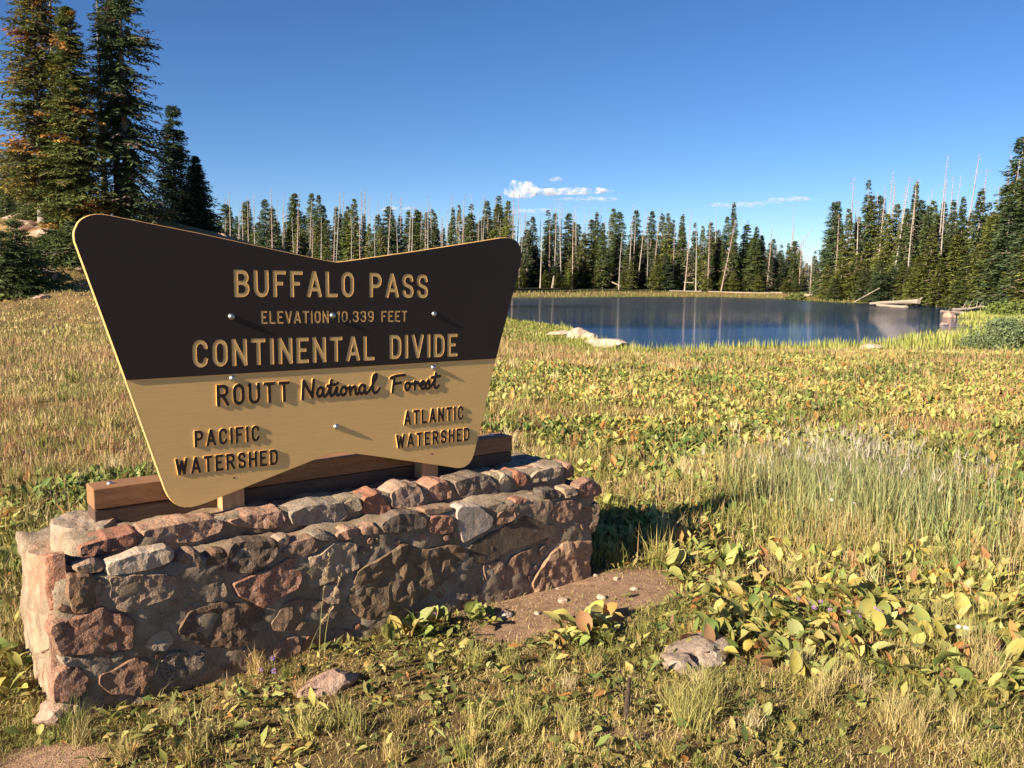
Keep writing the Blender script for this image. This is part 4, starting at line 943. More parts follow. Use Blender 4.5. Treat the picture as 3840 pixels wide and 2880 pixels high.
lt = link('leaf_litter', np_mesh('leaf_litter', np.concatenate(V), [np.concatenate(Fq)], M_leafA, np.concatenate(Cc), True)); tag(lt, 'small green and withered brown leaves strewn over the near ground', 'leaf litter', kind='stuff')

# ------------------------------------------------------------------ rocks
def rock_mesh(sx, sy, sz, seed, sub=3, rough=.22):
    bm = bmesh.new(); bmesh.ops.create_icosphere(bm, subdivisions=sub, radius=1)
    for v in bm.verts:
        q = v.co.copy(); n_ = mnoise.noise(q * 1.3 + Vector((seed, 0, 0))) * rough * 1.6 + mnoise.noise(q * 3.1 + Vector((0, seed, 0))) * rough * .7 + mnoise.noise(q * 8 + Vector((0, seed, 0))) * rough * .2
        q *= 1 + n_
        # plane cuts give flat facets
        for k in range(4):
            nr = Vector((math.sin(seed * 3 + k * 2.1), math.cos(seed * 5 + k * 1.7), math.sin(seed + k * 1.3))).normalized(); dd = q.dot(nr) - .72
            if dd > 0: q -= nr * dd * .85
        v.co = Vector((q.x * sx, q.y * sy, q.z * sz))
    return bm
def rock(px, py, dist, sx, sy, sz, mat, label, seed, sink=.3, rz=0., z=None, sub=3, name='boulder', cat='boulder', group=None, dz=0.):
    p = at_z(px, py, 0) if dist is None else at_d(px, py, dist)
    gz_ = float(height(np.array([p[0]]), np.array([p[1]]))[0]) if z is None else z
    bm = rock_mesh(sx, sy, sz, seed, sub); me = bpy.data.meshes.new(name); bm.to_mesh(me); bm.free(); me.materials.append(mat)
    for f in me.polygons: f.use_smooth = sub > 3 and False
    o = link(name, me, None, (p[0], p[1], gz_ + sz * (1 - 2 * sink) * .5 + dz)); o.rotation_euler = (0, 0, rz); tag(o, label, cat, group); return o
rock(1512, 1408, None, .17, .13, .055, M_rockg, 'flat pinkish grey boulder half buried in leaves right of the dirt patch', 1.2, .2, .5)
rock(1465, 1438, None, .08, .07, .05, M_rockg, 'small pale rock at the front edge of the flat buried boulder', 2.7, .2)
rock(705, 1488, None, .12, .06, .06, M_rockp, 'pinkish rock sunk in the leaves before the wall', 3.9, .3, .5)
rock(1090, 1335, None, .035, .028, .022, M_rockc, 'small stone on the dirt patch before the wall', 4.4, .2, name='stone', cat='stone', group='small stones on the dirt patch')
for i, (a, b, s_) in enumerate([(1298, 1292, .028), (1215, 1300, .03), (1330, 1253, .018), (1287, 1245, .016), (1235, 1348, .02), (1160, 1330, .018), (1370, 1272, .02), (1205, 1270, .012), (1330, 1330, .016)]):
    rock(a, b, None, s_, s_ * .8, s_ * .6, M_rockc, 'small stone on the dirt patch before the wall', 5 + i, .25, i, name='stone', cat='stone', group='small stones on the dirt patch', sub=2)
rock(130, 1545, None, .09, .07, .06, M_rockp, 'reddish footing rock under the wall at its left front corner', 9.1, .3, .6)
# grit on the bare soil
n = 9000; x, y = polar(n, 2.6, 6., -30, 20); k = (dirt_mask(x, y) > .35) & ~in_wall(x, y, .0); x, y = x[k], y[k]; n = len(x); r_ = .0025 + .007 * rng.random(n) ** 3
tet = np.array([(1, 0, -.3), (-.5, .85, -.3), (-.5, -.85, -.3), (.1, .1, .75)]); a = rng.random(n) * 6.283; V = tet[None] * r_[:, None, None] * rng.uniform(.7, 1.3, (n, 4, 1)); V = np.stack([V[..., 0] * np.cos(a)[:, None] - V[..., 1] * np.sin(a)[:, None], V[..., 0] * np.sin(a)[:, None] + V[..., 1] * np.cos(a)[:, None], V[..., 2]], 2) + np.stack([x, y, height(x, y) + r_ * .2], 1)[:, None]
i = np.arange(n) * 4; tf_ = np.concatenate([np.stack([i, i + 1, i + 3], 1), np.stack([i + 1, i + 2, i + 3], 1), np.stack([i + 2, i, i + 3], 1)])
gr = link('soil_gravel', np_mesh('soil_gravel', V.reshape(-1, 3), [tf_], M_flower, np.repeat(np.array([.38, .25, .17]) * rng.uniform(.5, 1.4, (n, 1)), 4, 0))); tag(gr, 'fine grit and crumbs of soil on the bare dirt patch', 'gravel', kind='stuff')
P_ = np.array
rock(1250, 729, 29.5, .46, .38, .26, M_rockc, 'cream rounded boulder at the water edge, left of the pair', 11.3, .3, .2, z=-.3)
rock(1275, 733, 28.6, .28, .3, .18, M_rockc, 'small cream boulder touching the left shore boulder', 12.1, .3, z=-.3)
rock(1318, 748, 25.6, .52, .34, .22, M_rockc, 'cream boulder on the near shore, right of the pair', 13.6, .35, -.2, z=-.3)
rock(1283, 744, 26.6, .3, .3, .14, M_rockc, 'low cream slab left of the right shore boulder', 14.2, .3, z=-.3)
rock(1215, 722, 30.5, .5, .3, .13, M_rockc, 'flat pale rock in shore grass, leftmost of the shore rocks', 15.2, .3, z=-.3)
rock(1880, 743, 27.2, .38, .3, .16, M_rockc, 'flat tan rock on the near shore in sedge', 16.7, .35, z=-.3)
rock(2052, 670, 60, .42, .35, .32, M_rockp, 'orange pink rock standing in shallow water by the right shore', 17.7, .4, z=WZ)
rock(2053, 705, 39, .45, .3, .12, M_rockg, 'low flat rock awash near the sedge tongue', 18.7, .3, z=WZ)
rock(2040, 688, 48, .25, .2, .1, M_rockg, 'tiny dark rock in the water beyond the sedge tongue', 19.2, .3, z=WZ)
_kr = random.Random(9)
krocks = [(_kr.uniform(20, 190), _kr.uniform(535, 665), _kr.uniform(41, 50), _kr.uniform(.4, 1.), _kr.uniform(.3, .7)) for _ in range(16)] + [(62, 550, 50, 1.6, .9), (40, 490, 56, 1.3, .7), (25, 497, 54, .9, .5), (110, 600, 47, 1.5, .8), (140, 612, 45.5, 1.1, .5), (85, 590, 48, .8, .5), (160, 625, 44.5, 1.2, .4), (95, 682, 38, .7, .35), (128, 662, 41, .7, .3), (175, 645, 43, .8, .4), (484, 508, 60, .95, .8), (497, 514, 59, .7, .6), (470, 505, 61, .6, .7), (60, 660, 41, .6, .3), (190, 660, 42, .6, .3), (130, 520, 53, 1.1, .6), (90, 505, 55, .9, .5)]
for i, (a, b, d_, s_, sz) in enumerate(krocks):
    p = at_d(a, b, d_); lab = 'pink granite outcrop on the slope under the tall left firs'
    if a > 400: lab = 'pinkish boulder on the knoll, just above the dark left wing of the sign'
    elif b > 655: lab = 'low pink rock at the foot of the left knoll'
    o = rock(a, b, d_, s_ * .5, s_ * .45, sz * .42, M_rockp, lab, 30 + i * 1.7, .35, i, z=max(float(p[2]) - sz * .3, float(height(p[:1], p[1:2])[0]) - .1), group='pink rocks on the left knoll')

# ------------------------------------------------------------------ trees
def cone_tube(path, radii, seg=7):
    V = []; Fq = []
    for i, (p, r_) in enumerate(zip(path, radii)):
        for k in range(seg): a = 6.283 * k / seg; V.append((p[0] + math.cos(a) * r_, p[1] + math.sin(a) * r_, p[2]))
    for i in range(len(path) - 1):
        for k in range(seg): a = i * seg + k; b = i * seg + (k + 1) % seg; Fq.append((a, b, b + seg, a + seg))
    return np.array(V), np.array(Fq)
def trunk_path(Ht, rb, lean=0., curve=.02, seed=0, n=9, rt=.02):
    r_ = random.Random(seed); path = []; rad_ = []; ph = r_.random() * 6
    for i in range(n + 1):
        t = i / n; path.append((lean * t * Ht + curve * Ht * math.sin(t * 4 + ph) * t, curve * Ht * .6 * math.cos(t * 3 + ph) * t, t * Ht)); rad_.append(rb * (1 - t) ** .85 + rt * .4 + (.35 * rb * math.exp(-t * 30)))
    return path, rad_
def interp(path, t):
    f = t * (len(path) - 1); i = min(int(f), len(path) - 2); f -= i; return tuple(path[i][k] * (1 - f) + path[i + 1][k] * f for k in range(3))
def conifer(Ht, wr, nb, ns, seed, base=.06, tip=.06, droop=.35, greens=((.055, .085, .035), (.10, .115, .035)), rust=0., gaps=.15, dead=.0, sprig=.30, asym=0., ppow=.8, lean=0., twigw=.30):
    """trunk and crown meshes. wr crown radius at the widest; nb boughs; ns sprigs per bough"""
    q = np.random.default_rng(seed); path, rad_ = trunk_path(Ht, Ht * .0125 + .04, lean, .006, seed)
    tv, tf = cone_tube(path, rad_, 8)
    # patchiness of the crown: missing sectors
    t = base + (1 - base) * (q.random(nb) ** 1.15); az_ = q.random(nb) * 6.283
    gapn = np.sin(az_ * 2 + t * 23 + seed) * .5 + np.sin(t * 61 + seed * 1.7) * .5; keep = q.random(nb) > gaps * (1 + gapn); t, az_ = t[keep], az_[keep]; nb = len(t)
    prof = np.clip((1 - t), 0, 1) ** ppow * np.clip((t - base) / .12 + .45, 0, 1)
    Lb = wr * (prof * (.62 + .5 * q.random(nb)) * (1 + .25 * np.sin(t * 37 + seed) * (1 - t)) * (1 + asym * np.cos(az_ - 2.6)) + tip * .35)
    P0 = np.array([interp(path, tt) for tt in t])
    dr = droop * (1 - .75 * t) + q.normal(0, .12, nb); dr = np.where(t > .9, -.5, dr)
    nsr = np.repeat(np.arange(nb), ns); N = len(nsr); u = np.tile((np.arange(ns) + .5) / ns, nb) * .96 + q.normal(0, .03, N) + .04; u = np.clip(u, .08, 1.04) ** .8
    L_ = Lb[nsr]; A = az_[nsr]; rr_ = u * L_; zz_ = -dr[nsr] * rr_ + .22 * L_ * (u ** 2) * np.clip(dr[nsr] * 2, 0, 1)
    ca, sa = np.cos(A), np.sin(A)
    c0 = P0[nsr] + np.stack([ca * rr_, sa * rr_, zz_], 1)
    side = q.choice([-1, 1], N) * q.uniform(.35, 1.35, N); fa = A + side; ln = sprig * (.5 + .8 * q.random(N)) * np.clip(.45 + L_ / wr, .3, 1.3) * (1.1 - .35 * u)
    dz = q.normal(-.22, .28, N)
    tipv = c0 + np.stack([np.cos(fa) * ln, np.sin(fa) * ln, dz * ln], 1); wv = twigw * ln
    per = np.stack([-np.sin(fa), np.cos(fa), q.normal(0, .7, N)], 1); per /= np.linalg.norm(per, axis=1)[:, None]; per *= wv[:, None] * .5
    mid = c0 * .55 + tipv * .45
    v = np.stack([c0, mid - per, tipv, mid + per], 1).reshape(-1, 3); i = np.arange(N) * 4; fq = np.stack([i, i + 1, i + 2, i + 3], 1)
    g0, g1 = np.array(greens[0]), np.array(greens[1]); mixv = np.clip(q.random(nb) * .7 + .3 * np.sin(t * 19 + az_ * 2) ** 2, 0, 1)
    cb = g0 + (g1 - g0) * mixv[:, None]
    if rust:
        pr = np.clip(np.sin(az_ * 1.5 + t * 31 + seed) + np.cos(t * 47 + az_), 0, 2) * .8 * rust; scr = np.sin(az_ * 1.5 + t * 31 + seed) + np.cos(t * 47 + az_) + q.random(nb) * .6; rm = scr > 1.95 - rust * 2.2
        cb = np.where(rm[:, None], np.array([.38, .20, .06]) * q.uniform(.7, 1.2, (nb, 1)), cb)
        gm = q.random(nb) < rust * .9; cb = np.where((gm & ~rm)[:, None], np.array([.25, .20, .045]), cb)
    dm = q.random(nb) < dead * (1.3 - t)
    cb = np.where(dm[:, None], np.array([.20, .15, .115]), cb)
    c = np.repeat(cb[nsr] * (.8 + .7 * q.random((N, 1))), 4, 0)
    # boughs: thin wooden strips
    e1 = P0 + np.stack([np.cos(az_) * Lb, np.sin(az_) * Lb, -dr * Lb + .22 * Lb * np.clip(dr * 2, 0, 1)], 1); m1 = P0 + np.stack([np.cos(az_) * Lb * .5, np.sin(az_) * Lb * .5, -dr * Lb * .5 + .05 * Lb * np.clip(dr * 2, 0, 1)], 1)
    wd = .012 * Ht * .11; up = np.array([0, 0, wd]); bv = np.stack([P0 - up, P0 + up, m1 + up * .6, m1 - up * .6, e1], 1).reshape(-1, 3); j = np.arange(nb) * 5 + len(v)
    bq = np.stack([j, j + 1, j + 2, j + 3], 1); bt = np.stack([j + 3, j + 2, j + 4], 1); v = np.concatenate([v, bv]); c = np.concatenate([c, np.tile([.13, .105, .085], (len(bv), 1))])
    return (tv, tf), (v, [fq, bq, bt], c), path
def snag_geo(Ht, rb, nbr, seed, lean=0., curve=.015, bl=1., start=.2):
    q = random.Random(seed); path, rad_ = trunk_path(Ht, rb, lean, curve, seed, 10, .05); tv, tf = cone_tube(path, rad_, 7)
    V = []; Fq = []
    for _ in range(nbr):
        t = start + (1 - start) * q.random() ** .8; p = Vector(interp(path, t)); a = q.random() * 6.283; L = bl * (1.15 - t) * q.uniform(.3, 1.1) + .15; dz = q.uniform(-.9, .25); wd = .028
        e = p + Vector((math.cos(a) * L, math.sin(a) * L, dz * L * .8)); mdl = p.lerp(e, .5) + Vector((0, 0, .08 * L)); s_ = Vector((-math.sin(a) * wd, math.cos(a) * wd, 0)); uu = Vector((0, 0, wd)); n0 = len(V)
        V += [p - uu, p + uu, mdl - uu * .6, mdl + uu * .6, e, p - s_, p + s_, mdl - s_ * .6, mdl + s_ * .6]; Fq += [(n0, n0 + 1, n0 + 3, n0 + 2), (n0 + 5, n0 + 6, n0 + 8, n0 + 7)]
        for _k in range(2):
            f0 = mdl.lerp(e, q.random()); a2 = a + q.uniform(-1.2, 1.2); e2 = f0 + Vector((math.cos(a2), math.sin(a2), q.uniform(-.8, .2))) * L * .35; n1 = len(V); V += [f0 - uu * .4, f0 + uu * .4, e2, e2 + uu * .15]; Fq.append((n1, n1 + 1, n1 + 3, n1 + 2))
    return (tv, tf), (np.array([tuple(a) for a in V]), np.array(Fq))
def make_tree(name, tr, cr_, barkm, needm, Hn=None):
    return np_mesh('trunk', tr[0], [tr[1]], barkm, smooth=True), np_mesh('crown', cr_[0], cr_[1], needm, cr_[2])
DG = ((.055, .085, .034), (.115, .14, .045)); YG = ((.09, .115, .032), (.175, .185, .048)); BG = ((.052, .085, .046), (.095, .125, .06))
far_kinds = []
for i, (w_, gr, dd_, gp, sg) in enumerate([(1.35, DG, .03, .12, 1), (1.7, YG, .03, .15, 2), (1.2, DG, .12, .3, 3), (1.9, BG, .02, .1, 4), (1.5, YG, .1, .25, 5), (1.1, BG, .3, .4, 6), (2.1, DG, .04, .15, 7), (1.3, YG, .2, .35, 8)]):
    tr, cr2, _ = conifer(14, w_ * 1.42, 640, 11, 100 + i, base=.05, droop=.45, greens=gr, gaps=gp, dead=dd_, sprig=.62, ppow=.62 if i % 2 else .75)
    far_kinds.append(make_tree('far', tr, cr2, M_bark, M_needle))
snag_kinds = []
for i in range(6):
    tr, br = snag_geo(14, .105 + .018 * (i % 3), [40, 90, 26, 70, 130, 60][i], 50 + i, [0, .02, -.03, .01, 0, .05][i], .008, [.8, 1.2, .5, 1., 1.5, .9][i])
    mt = M_snag2 if i in (1, 4) else M_snag; snag_kinds.append((np_mesh('trunk', tr[0], [tr[1]], mt, smooth=True), np_mesh('branches', br[0], [br[1]], mt)))
def gheight(p): return float(height(np.array([p[0]]), np.array([p[1]]))[0])
cnt = {'c': 0, 's': 0}
def place_tree(px, topy, dist, kind=None, snag=False, lean=0., wide=1., label=None, group=None, name=None, cat='tree', sink=0.):
    p = at_d(px, 600, dist); zb = gheight(p) - sink; t_ = at_d(px, topy, dist)[2]; hh = t_ - zb
    if hh < 1: return None
    src = snag_kinds if snag else far_kinds; kind = random.randrange(len(src)) if kind is None else kind
    o = empty(name or ('dead_tree' if snag else 'conifer_tree'), (p[0], p[1], zb), random.random() * 6.28 if not snag or not lean else 0)
    k = hh / 14; kx = k ** .6 * wide; o.scale = (kx, kx, k)
    if lean: o.rotation_euler = (0, lean, 0); o.scale = (kx, kx, k / max(.5, math.cos(lean)))
    for me in src[kind]:
        ch = link(me.name.split('.')[0], me, o)
        if me.name.startswith('branches'): ch['kind'] = 'stuff'
    zone = 'left of the knoll firs' if px < 300 else 'behind the sign wings' if px < 1110 else 'on the far shore of the lake' if px < 1735 else 'on the right shore of the lake'
    grp_zone = zone
    zone = ('at the far left behind the knoll' if px < 300 else 'above the left wing of the sign' if px < 560 else 'above the notch of the sign' if px < 860 else 'above the right wing of the sign' if px < 1110 else
            'at the left end of the far shore' if px < 1290 else 'in the middle of the far shore' if px < 1520 else 'toward the gap on the far shore' if px < 1735 else
            'beside the gap on the right shore' if px < 1900 else 'in the middle of the right shore' if px < 2060 else 'near the photo edge on the right shore')
    if dist > 148 and px > 1100: zone = 'in the back row ' + zone.replace('at the ', 'at ').replace('in the middle', 'mid').replace('mid of', 'amid')
    tall = 'tall' if hh > 13 else 'short' if hh < 8 else 'mid-height'
    if label is None:
        label = (f'{tall} bleached dead tree {zone}' if kind in (0, 2, 3, 5) else f'{tall} twiggy grey-brown dead tree {zone}') if snag else \
            f'{tall} {["narrow dark green", "full yellow-green", "thin ragged dark green", "broad bluish green", "ragged yellow-green", "sparse half-dead", "wide dark green", "patchy yellow-green"][kind]} conifer {zone}'
    tag(o, label, cat, group or (('dead trees ' if snag else 'conifers ') + grp_zone)); return o
def c5(X, Y): return ((1800 + X * .5877) / 1.736, (600 + Y * .5877) / 1.736)
def c6(X, Y): return ((2900 + X * .5424) / 1.736, (500 + Y * .5424) / 1.736)
lab5 = {16: 'tallest slim conifer of the far shore, tip high above its neighbours', 6: 'tall full conifer in the middle of the far shore row', 2: 'pointed conifer just right of the sign wing, below the long cloud'}
for i, (X, Y, w_) in enumerate([(15, 410, 1), (335, 360, .9), (430, 320, 1), (560, 340, 1.15), (740, 330, .9), (705, 380, 1.1), (840, 310, 1.1), (880, 330, 1), (985, 320, .95), (1085, 325, .9), (1155, 340, .9), (1190, 338, .9), (1220, 380, .9), (1280, 345, .9), (1360, 400, .8), (1410, 420, .8), (1605, 268, .8), (1565, 360, .8), (1515, 445, .9), (1690, 410, 1),
                               (1755, 425, 1), (1785, 480, .9), (1840, 530, 1), (1915, 540, .9), (1960, 530, .8), (1995, 520, .8), (2035, 580, .8), (2130, 580, .8), (470, 340, .9), (655, 460, 1), (1030, 480, 1), (300, 390, .9), (1725, 500, .8), (1460, 520, .9), (780, 400, .9), (610, 470, .9), (1540, 540, .9)]):
    a, b = c5(X, Y); place_tree(a, b, random.uniform(139, 150), wide=w_ * 1.12, label=lab5.get(i))
for X, Y in [(590, 590), (500, 720), (1185, 600), (1680, 760), (1130, 600), (900, 720), (640, 700), (1450, 690), (1780, 720), (1860, 700), (960, 640), (1330, 730), (1560, 700), (420, 700), (260, 640), (1250, 700), (1000, 760), (730, 690), (1620, 700), (1950, 760), (2020, 740), (800, 740)]:
    a, b = c5(X, Y); place_tree(a, b, random.uniform(138, 141), wide=1.15, kind=random.choice([1, 3, 6, 4]))
for X, Y, ln in [(98, 230, 0), (222, 210, .01), (120, 310, 0), (250, 340, 0), (280, 340, .02), (470, 260, 0), (505, 260, .03), (520, 270, 0), (620, 290, 0), (675, 380, -.06), (755, 300, .01), (955, 280, .03), (1045, 350, .05), (1110, 370, .06), (1255, 380, .02), (1315, 320, .04), (1345, 410, 0), (1380, 400, 0), (1455, 380, 0), (1495, 280, .03), (1570, 380, .16), (1665, 390, .03), (1700, 380, 0), (1840, 430, .04), (1780, 430, 0),
                 (1880, 480, .05), (2040, 480, 0), (2050, 470, .02), (2110, 600, 0), (890, 430, .02), (440, 400, 0), (590, 330, 0), (1230, 400, 0), (1430, 480, .08), (1815, 520, .05), (385, 370, 0), (1400, 470, .05)]:
    a, b = c5(X, Y); place_tree(a + (0 if not ln else -ln * 60), b, random.uniform(137, 149), snag=True, lean=ln, wide=.85)
place_tree(*c5(1860, 430), 143, snag=True, kind=1, lean=.55, wide=.9, label='strongly leaning dead tree near the gap at the right end of the far shore')
# right shore, nearer towards the frame's edge
def rd(X): return 112 - 34 * (X - 350) / 1400
lab6 = {0: 'leftmost conifer of the right shore, standing beside the gap', 2: 'slim conifer with a ragged top, second tall one right of the gap', 14: 'very tall sparse conifer at the right edge of the photo'}
for i, (X, Y, w_) in enumerate([(395, 475, 1), (497, 520, 1), (620, 325, .85), (655, 430, 1), (705, 430, .9), (825, 490, .9), (950, 335, .8), (985, 460, 1.1), (1075, 465, 1.1), (1150, 475, 1), (1205, 460, .9), (1280, 440, .8), (1400, 380, 1), (1560, 350, 1.2), (1655, 25, 1.15), (1728, 60, 1.2), (1350, 540, 1.1), (1050, 500, 1), (560, 620, 1.1), (450, 640, 1), (760, 560, 1), (900, 560, 1), (1230, 560, 1),
                               (1480, 540, 1.2), (1620, 330, 1.2), (1690, 400, 1.4), (860, 640, 1), (1450, 480, 1), (1110, 560, 1.1), (340, 800, 1)]):
    a, b = c6(X, Y); place_tree(a, b, rd(X) + random.uniform(0, 9), wide=w_, label=lab6.get(i))
for X, Y in [(370, 900), (470, 860), (560, 840), (640, 900), (740, 880), (830, 930), (900, 880), (1000, 850), (1080, 660), (1250, 700), (1400, 760), (1500, 560), (1600, 470), (1330, 860), (1700, 700), (1560, 720), (420, 1000), (520, 1010), (700, 1010), (880, 1020), (960, 1000), (1150, 880), (1440, 900), (1660, 900), (1760, 500), (1780, 640)]:
    a, b = c6(X, Y); place_tree(a, b, rd(X) - random.uniform(0, 5), wide=1.25, kind=random.choice([1, 3, 6, 4, 1]))
for i, (X, Y, ln) in enumerate([(545, 460, 0), (765, 260, .01), (830, 290, .06), (715, 365, .03), (690, 400, 0), (855, 360, .02), (905, 310, .05), (950, 340, 0), (1130, 155, .02), (1148, 310, 0), (1280, 140, .06), (1408, 250, .0), (1540, 150, .05), (1590, 180, .05), (1460, 360, .04), (430, 560, 0), (930, 400, .03), (790, 330, 0), (1360, 420, .03), (260, 820, 0), (330, 700, .05)]):
    a, b = c6(X, Y); place_tree(a - ln * 90, b, rd(X) + random.uniform(1, 8), snag=True, lean=ln, wide=.85, kind=[0, 3, 5, 1][i % 4], label={8: 'bleached dead tree with a hooked tip, tallest of the right shore', 10: 'tall pale dead tree leaning right on the right shore'}.get(i))
# behind the sign wings and left
r1 = random.Random(3)
for i in range(62):
    a = 480 + i * 10.2 + r1.uniform(-6, 6); ty = 458 + 12 * math.sin(a / 60.) + r1.uniform(-32, 34) + (0 if a < 800 else 6); place_tree(a, ty, r1.uniform(112, 165), wide=r1.uniform(.8, 1.4))
for i in range(80):
    a = 475 + i * 8 + r1.uniform(-8, 8); place_tree(a, 428 + r1.uniform(-25, 50), r1.uniform(105, 160), snag=True, lean=r1.choice([0, 0, .02, .04]), wide=.8)
for a, b in [(8, 340), (25, 345), (45, 318), (60, 350), (72, 325), (90, 360), (110, 380), (-12, 350), (-30, 330), (130, 400), (150, 400)]: place_tree(a, b, r1.uniform(88, 110), wide=1.25, kind=r1.choice([1, 3, 6]))
for i in range(46):
    place_tree(r1.uniform(1108, 1735), r1.uniform(505, 575), r1.uniform(141, 158), wide=1.5, kind=r1.choice([0, 1, 3, 6, 4, 7]))
for i in range(46):
    place_tree(r1.uniform(1100, 1735), r1.uniform(440, 545), r1.uniform(140, 160), snag=True, lean=r1.choice([0, 0, .02, .05, .09, -.04]), wide=.75)
for i in range(22):
    place_tree(r1.uniform(1800, 2230), r1.uniform(360, 480), r1.uniform(108, 125), snag=True, lean=r1.choice([0, 0, .02, .05, -.03]), wide=.9)
for i in range(30):   # deeper rows close the forest
    a = r1.uniform(1110, 1720) if i % 2 else r1.uniform(1800, 2300); place_tree(a, r1.uniform(475, 540) if a < 1750 else r1.uniform(430, 500), r1.uniform(152, 178) if a < 1750 else r1.uniform(118, 135), wide=1.1, kind=r1.choice([0, 3, 6]))
for i in range(16): place_tree(r1.uniform(1725, 1790), r1.uniform(560, 590), r1.uniform(230, 300), wide=1.2, kind=r1.choice([0, 3, 5]))
for i in range(9): place_tree(r1.uniform(1728, 1785), r1.uniform(535, 575), r1.uniform(200, 240), snag=True)

# the tall cluster on the knoll: each built on its own
def big_tree(px, topy, dist, wr, nb, ns, seed, label, **kw):
    p = at_d(px, 600, dist); zb = gheight(p) - .1; hh = at_d(px, topy, dist)[2] - zb
    tr, cr2, path = conifer(hh, wr, nb, ns, seed, **kw); o = empty('fir_tree', (p[0], p[1], zb)); a, b = make_tree('n', tr, cr2, M_bark, M_needleN); link('trunk', a, o); link('crown', b, o); tag(o, label, 'tree', 'firs on the left knoll'); return o
big_tree(100, -90, 50, 2.15, 1700, 30, 501, 'tall fir with orange-brown patches, leftmost of the tall knoll trees', rust=.2, gaps=.42, base=.10, droop=.42, greens=((.07, .10, .04), (.15, .155, .045)), sprig=.27, dead=.12, asym=.2, ppow=.45)
big_tree(138, -60, 53, 1.5, 700, 18, 502, 'thin tall fir half hidden between the orange-patched fir and the pointed fir', rust=.12, gaps=.4, base=.15, droop=.4, greens=DG, sprig=.26, dead=.1, ppow=.5)
big_tree(176, 20, 49, 2.1, 1800, 30, 503, 'dense olive fir with a pointed tip, middle of the tall knoll trees', rust=.1, gaps=.24, base=.04, droop=.5, greens=((.07, .10, .036), (.15, .165, .045)), sprig=.26, dead=.03, ppow=.55)
big_tree(285, -150, 50, 2.2, 1700, 30, 504, 'tall dark fir with long bare grey trunk, right of the tall knoll trees', gaps=.46, base=.08, droop=.8, greens=((.05, .08, .038), (.085, .11, .046)), sprig=.28, dead=.18, ppow=.38, asym=-.2)
big_tree(262, -110, 51.5, 1.3, 800, 18, 505, 'slender dark fir right behind the bare grey trunk', gaps=.4, base=.3, droop=.6, greens=((.05, .08, .038), (.085, .11, .046)), sprig=.26, dead=.15, ppow=.4)
big_tree(235, -30, 54, 1.4, 600, 16, 508, 'thin dark fir in the gap between the pointed fir and the bare trunk', gaps=.55, base=.3, droop=.5, greens=DG, sprig=.26, dead=.1, ppow=.5)
big_tree(384, 232, 54, 1.15, 900, 18, 506, 'dark ragged fir with a knobby top, lower on the right of the knoll', gaps=.25, base=.05, droop=.5, greens=((.042, .068, .036), (.07, .095, .045)), sprig=.26, dead=.05, ppow=.6, tip=.5)
big_tree(430, 338, 55, 1.55, 1100, 18, 507, 'dark cone-shaped fir, rightmost on the knoll above the sign wing', gaps=.12, base=.02, droop=.45, greens=((.042, .068, .036), (.07, .095, .045)), sprig=.26, ppow=.75)
for i, (a, b, d_, w_, nb, lb) in enumerate([(38, 478, 40.5, 2.3, 700, 'dark bushy young fir at the left edge, in front of the knoll'), (118, 500, 45, 2.2, 650, 'bushy young fir on the slope below the orange-patched fir'), (165, 480, 44, 2.0, 620, 'bushy young fir just left of the sign wing'), (5, 500, 39.5, 2.0, 500, 'dark low fir cut by the left edge of the photo'), (70, 590, 39.5, 1.6, 420, 'low spreading fir shrub at the foot of the knoll'),
                                           (200, 420, 50, 1.5, 600, 'young fir filling the space under the pointed fir'), (95, 430, 52, 1.7, 500, 'grey-green young fir under the leftmost tall tree'), (340, 440, 57, 1.5, 500, 'dark young fir between the bare grey trunk and the knobby fir'), (400, 455, 58, 1.3, 400, 'dark young fir below the knobby fir'), (445, 440, 62, 1.5, 400, 'small dark fir at the right foot of the knoll'), (20, 420, 70, 1.8, 500, 'fir at the far left behind the low dark fir'), (55, 400, 72, 1.8, 500, 'fir behind the knoll, left of the leftmost tall tree')]):
    big_tree(a, b, d_, w_, nb, 18, 520 + i, lb, gaps=.12, base=.0, droop=.3, greens=((.055, .085, .036), (.11, .13, .042)), sprig=.24, ppow=.7, dead=.04)

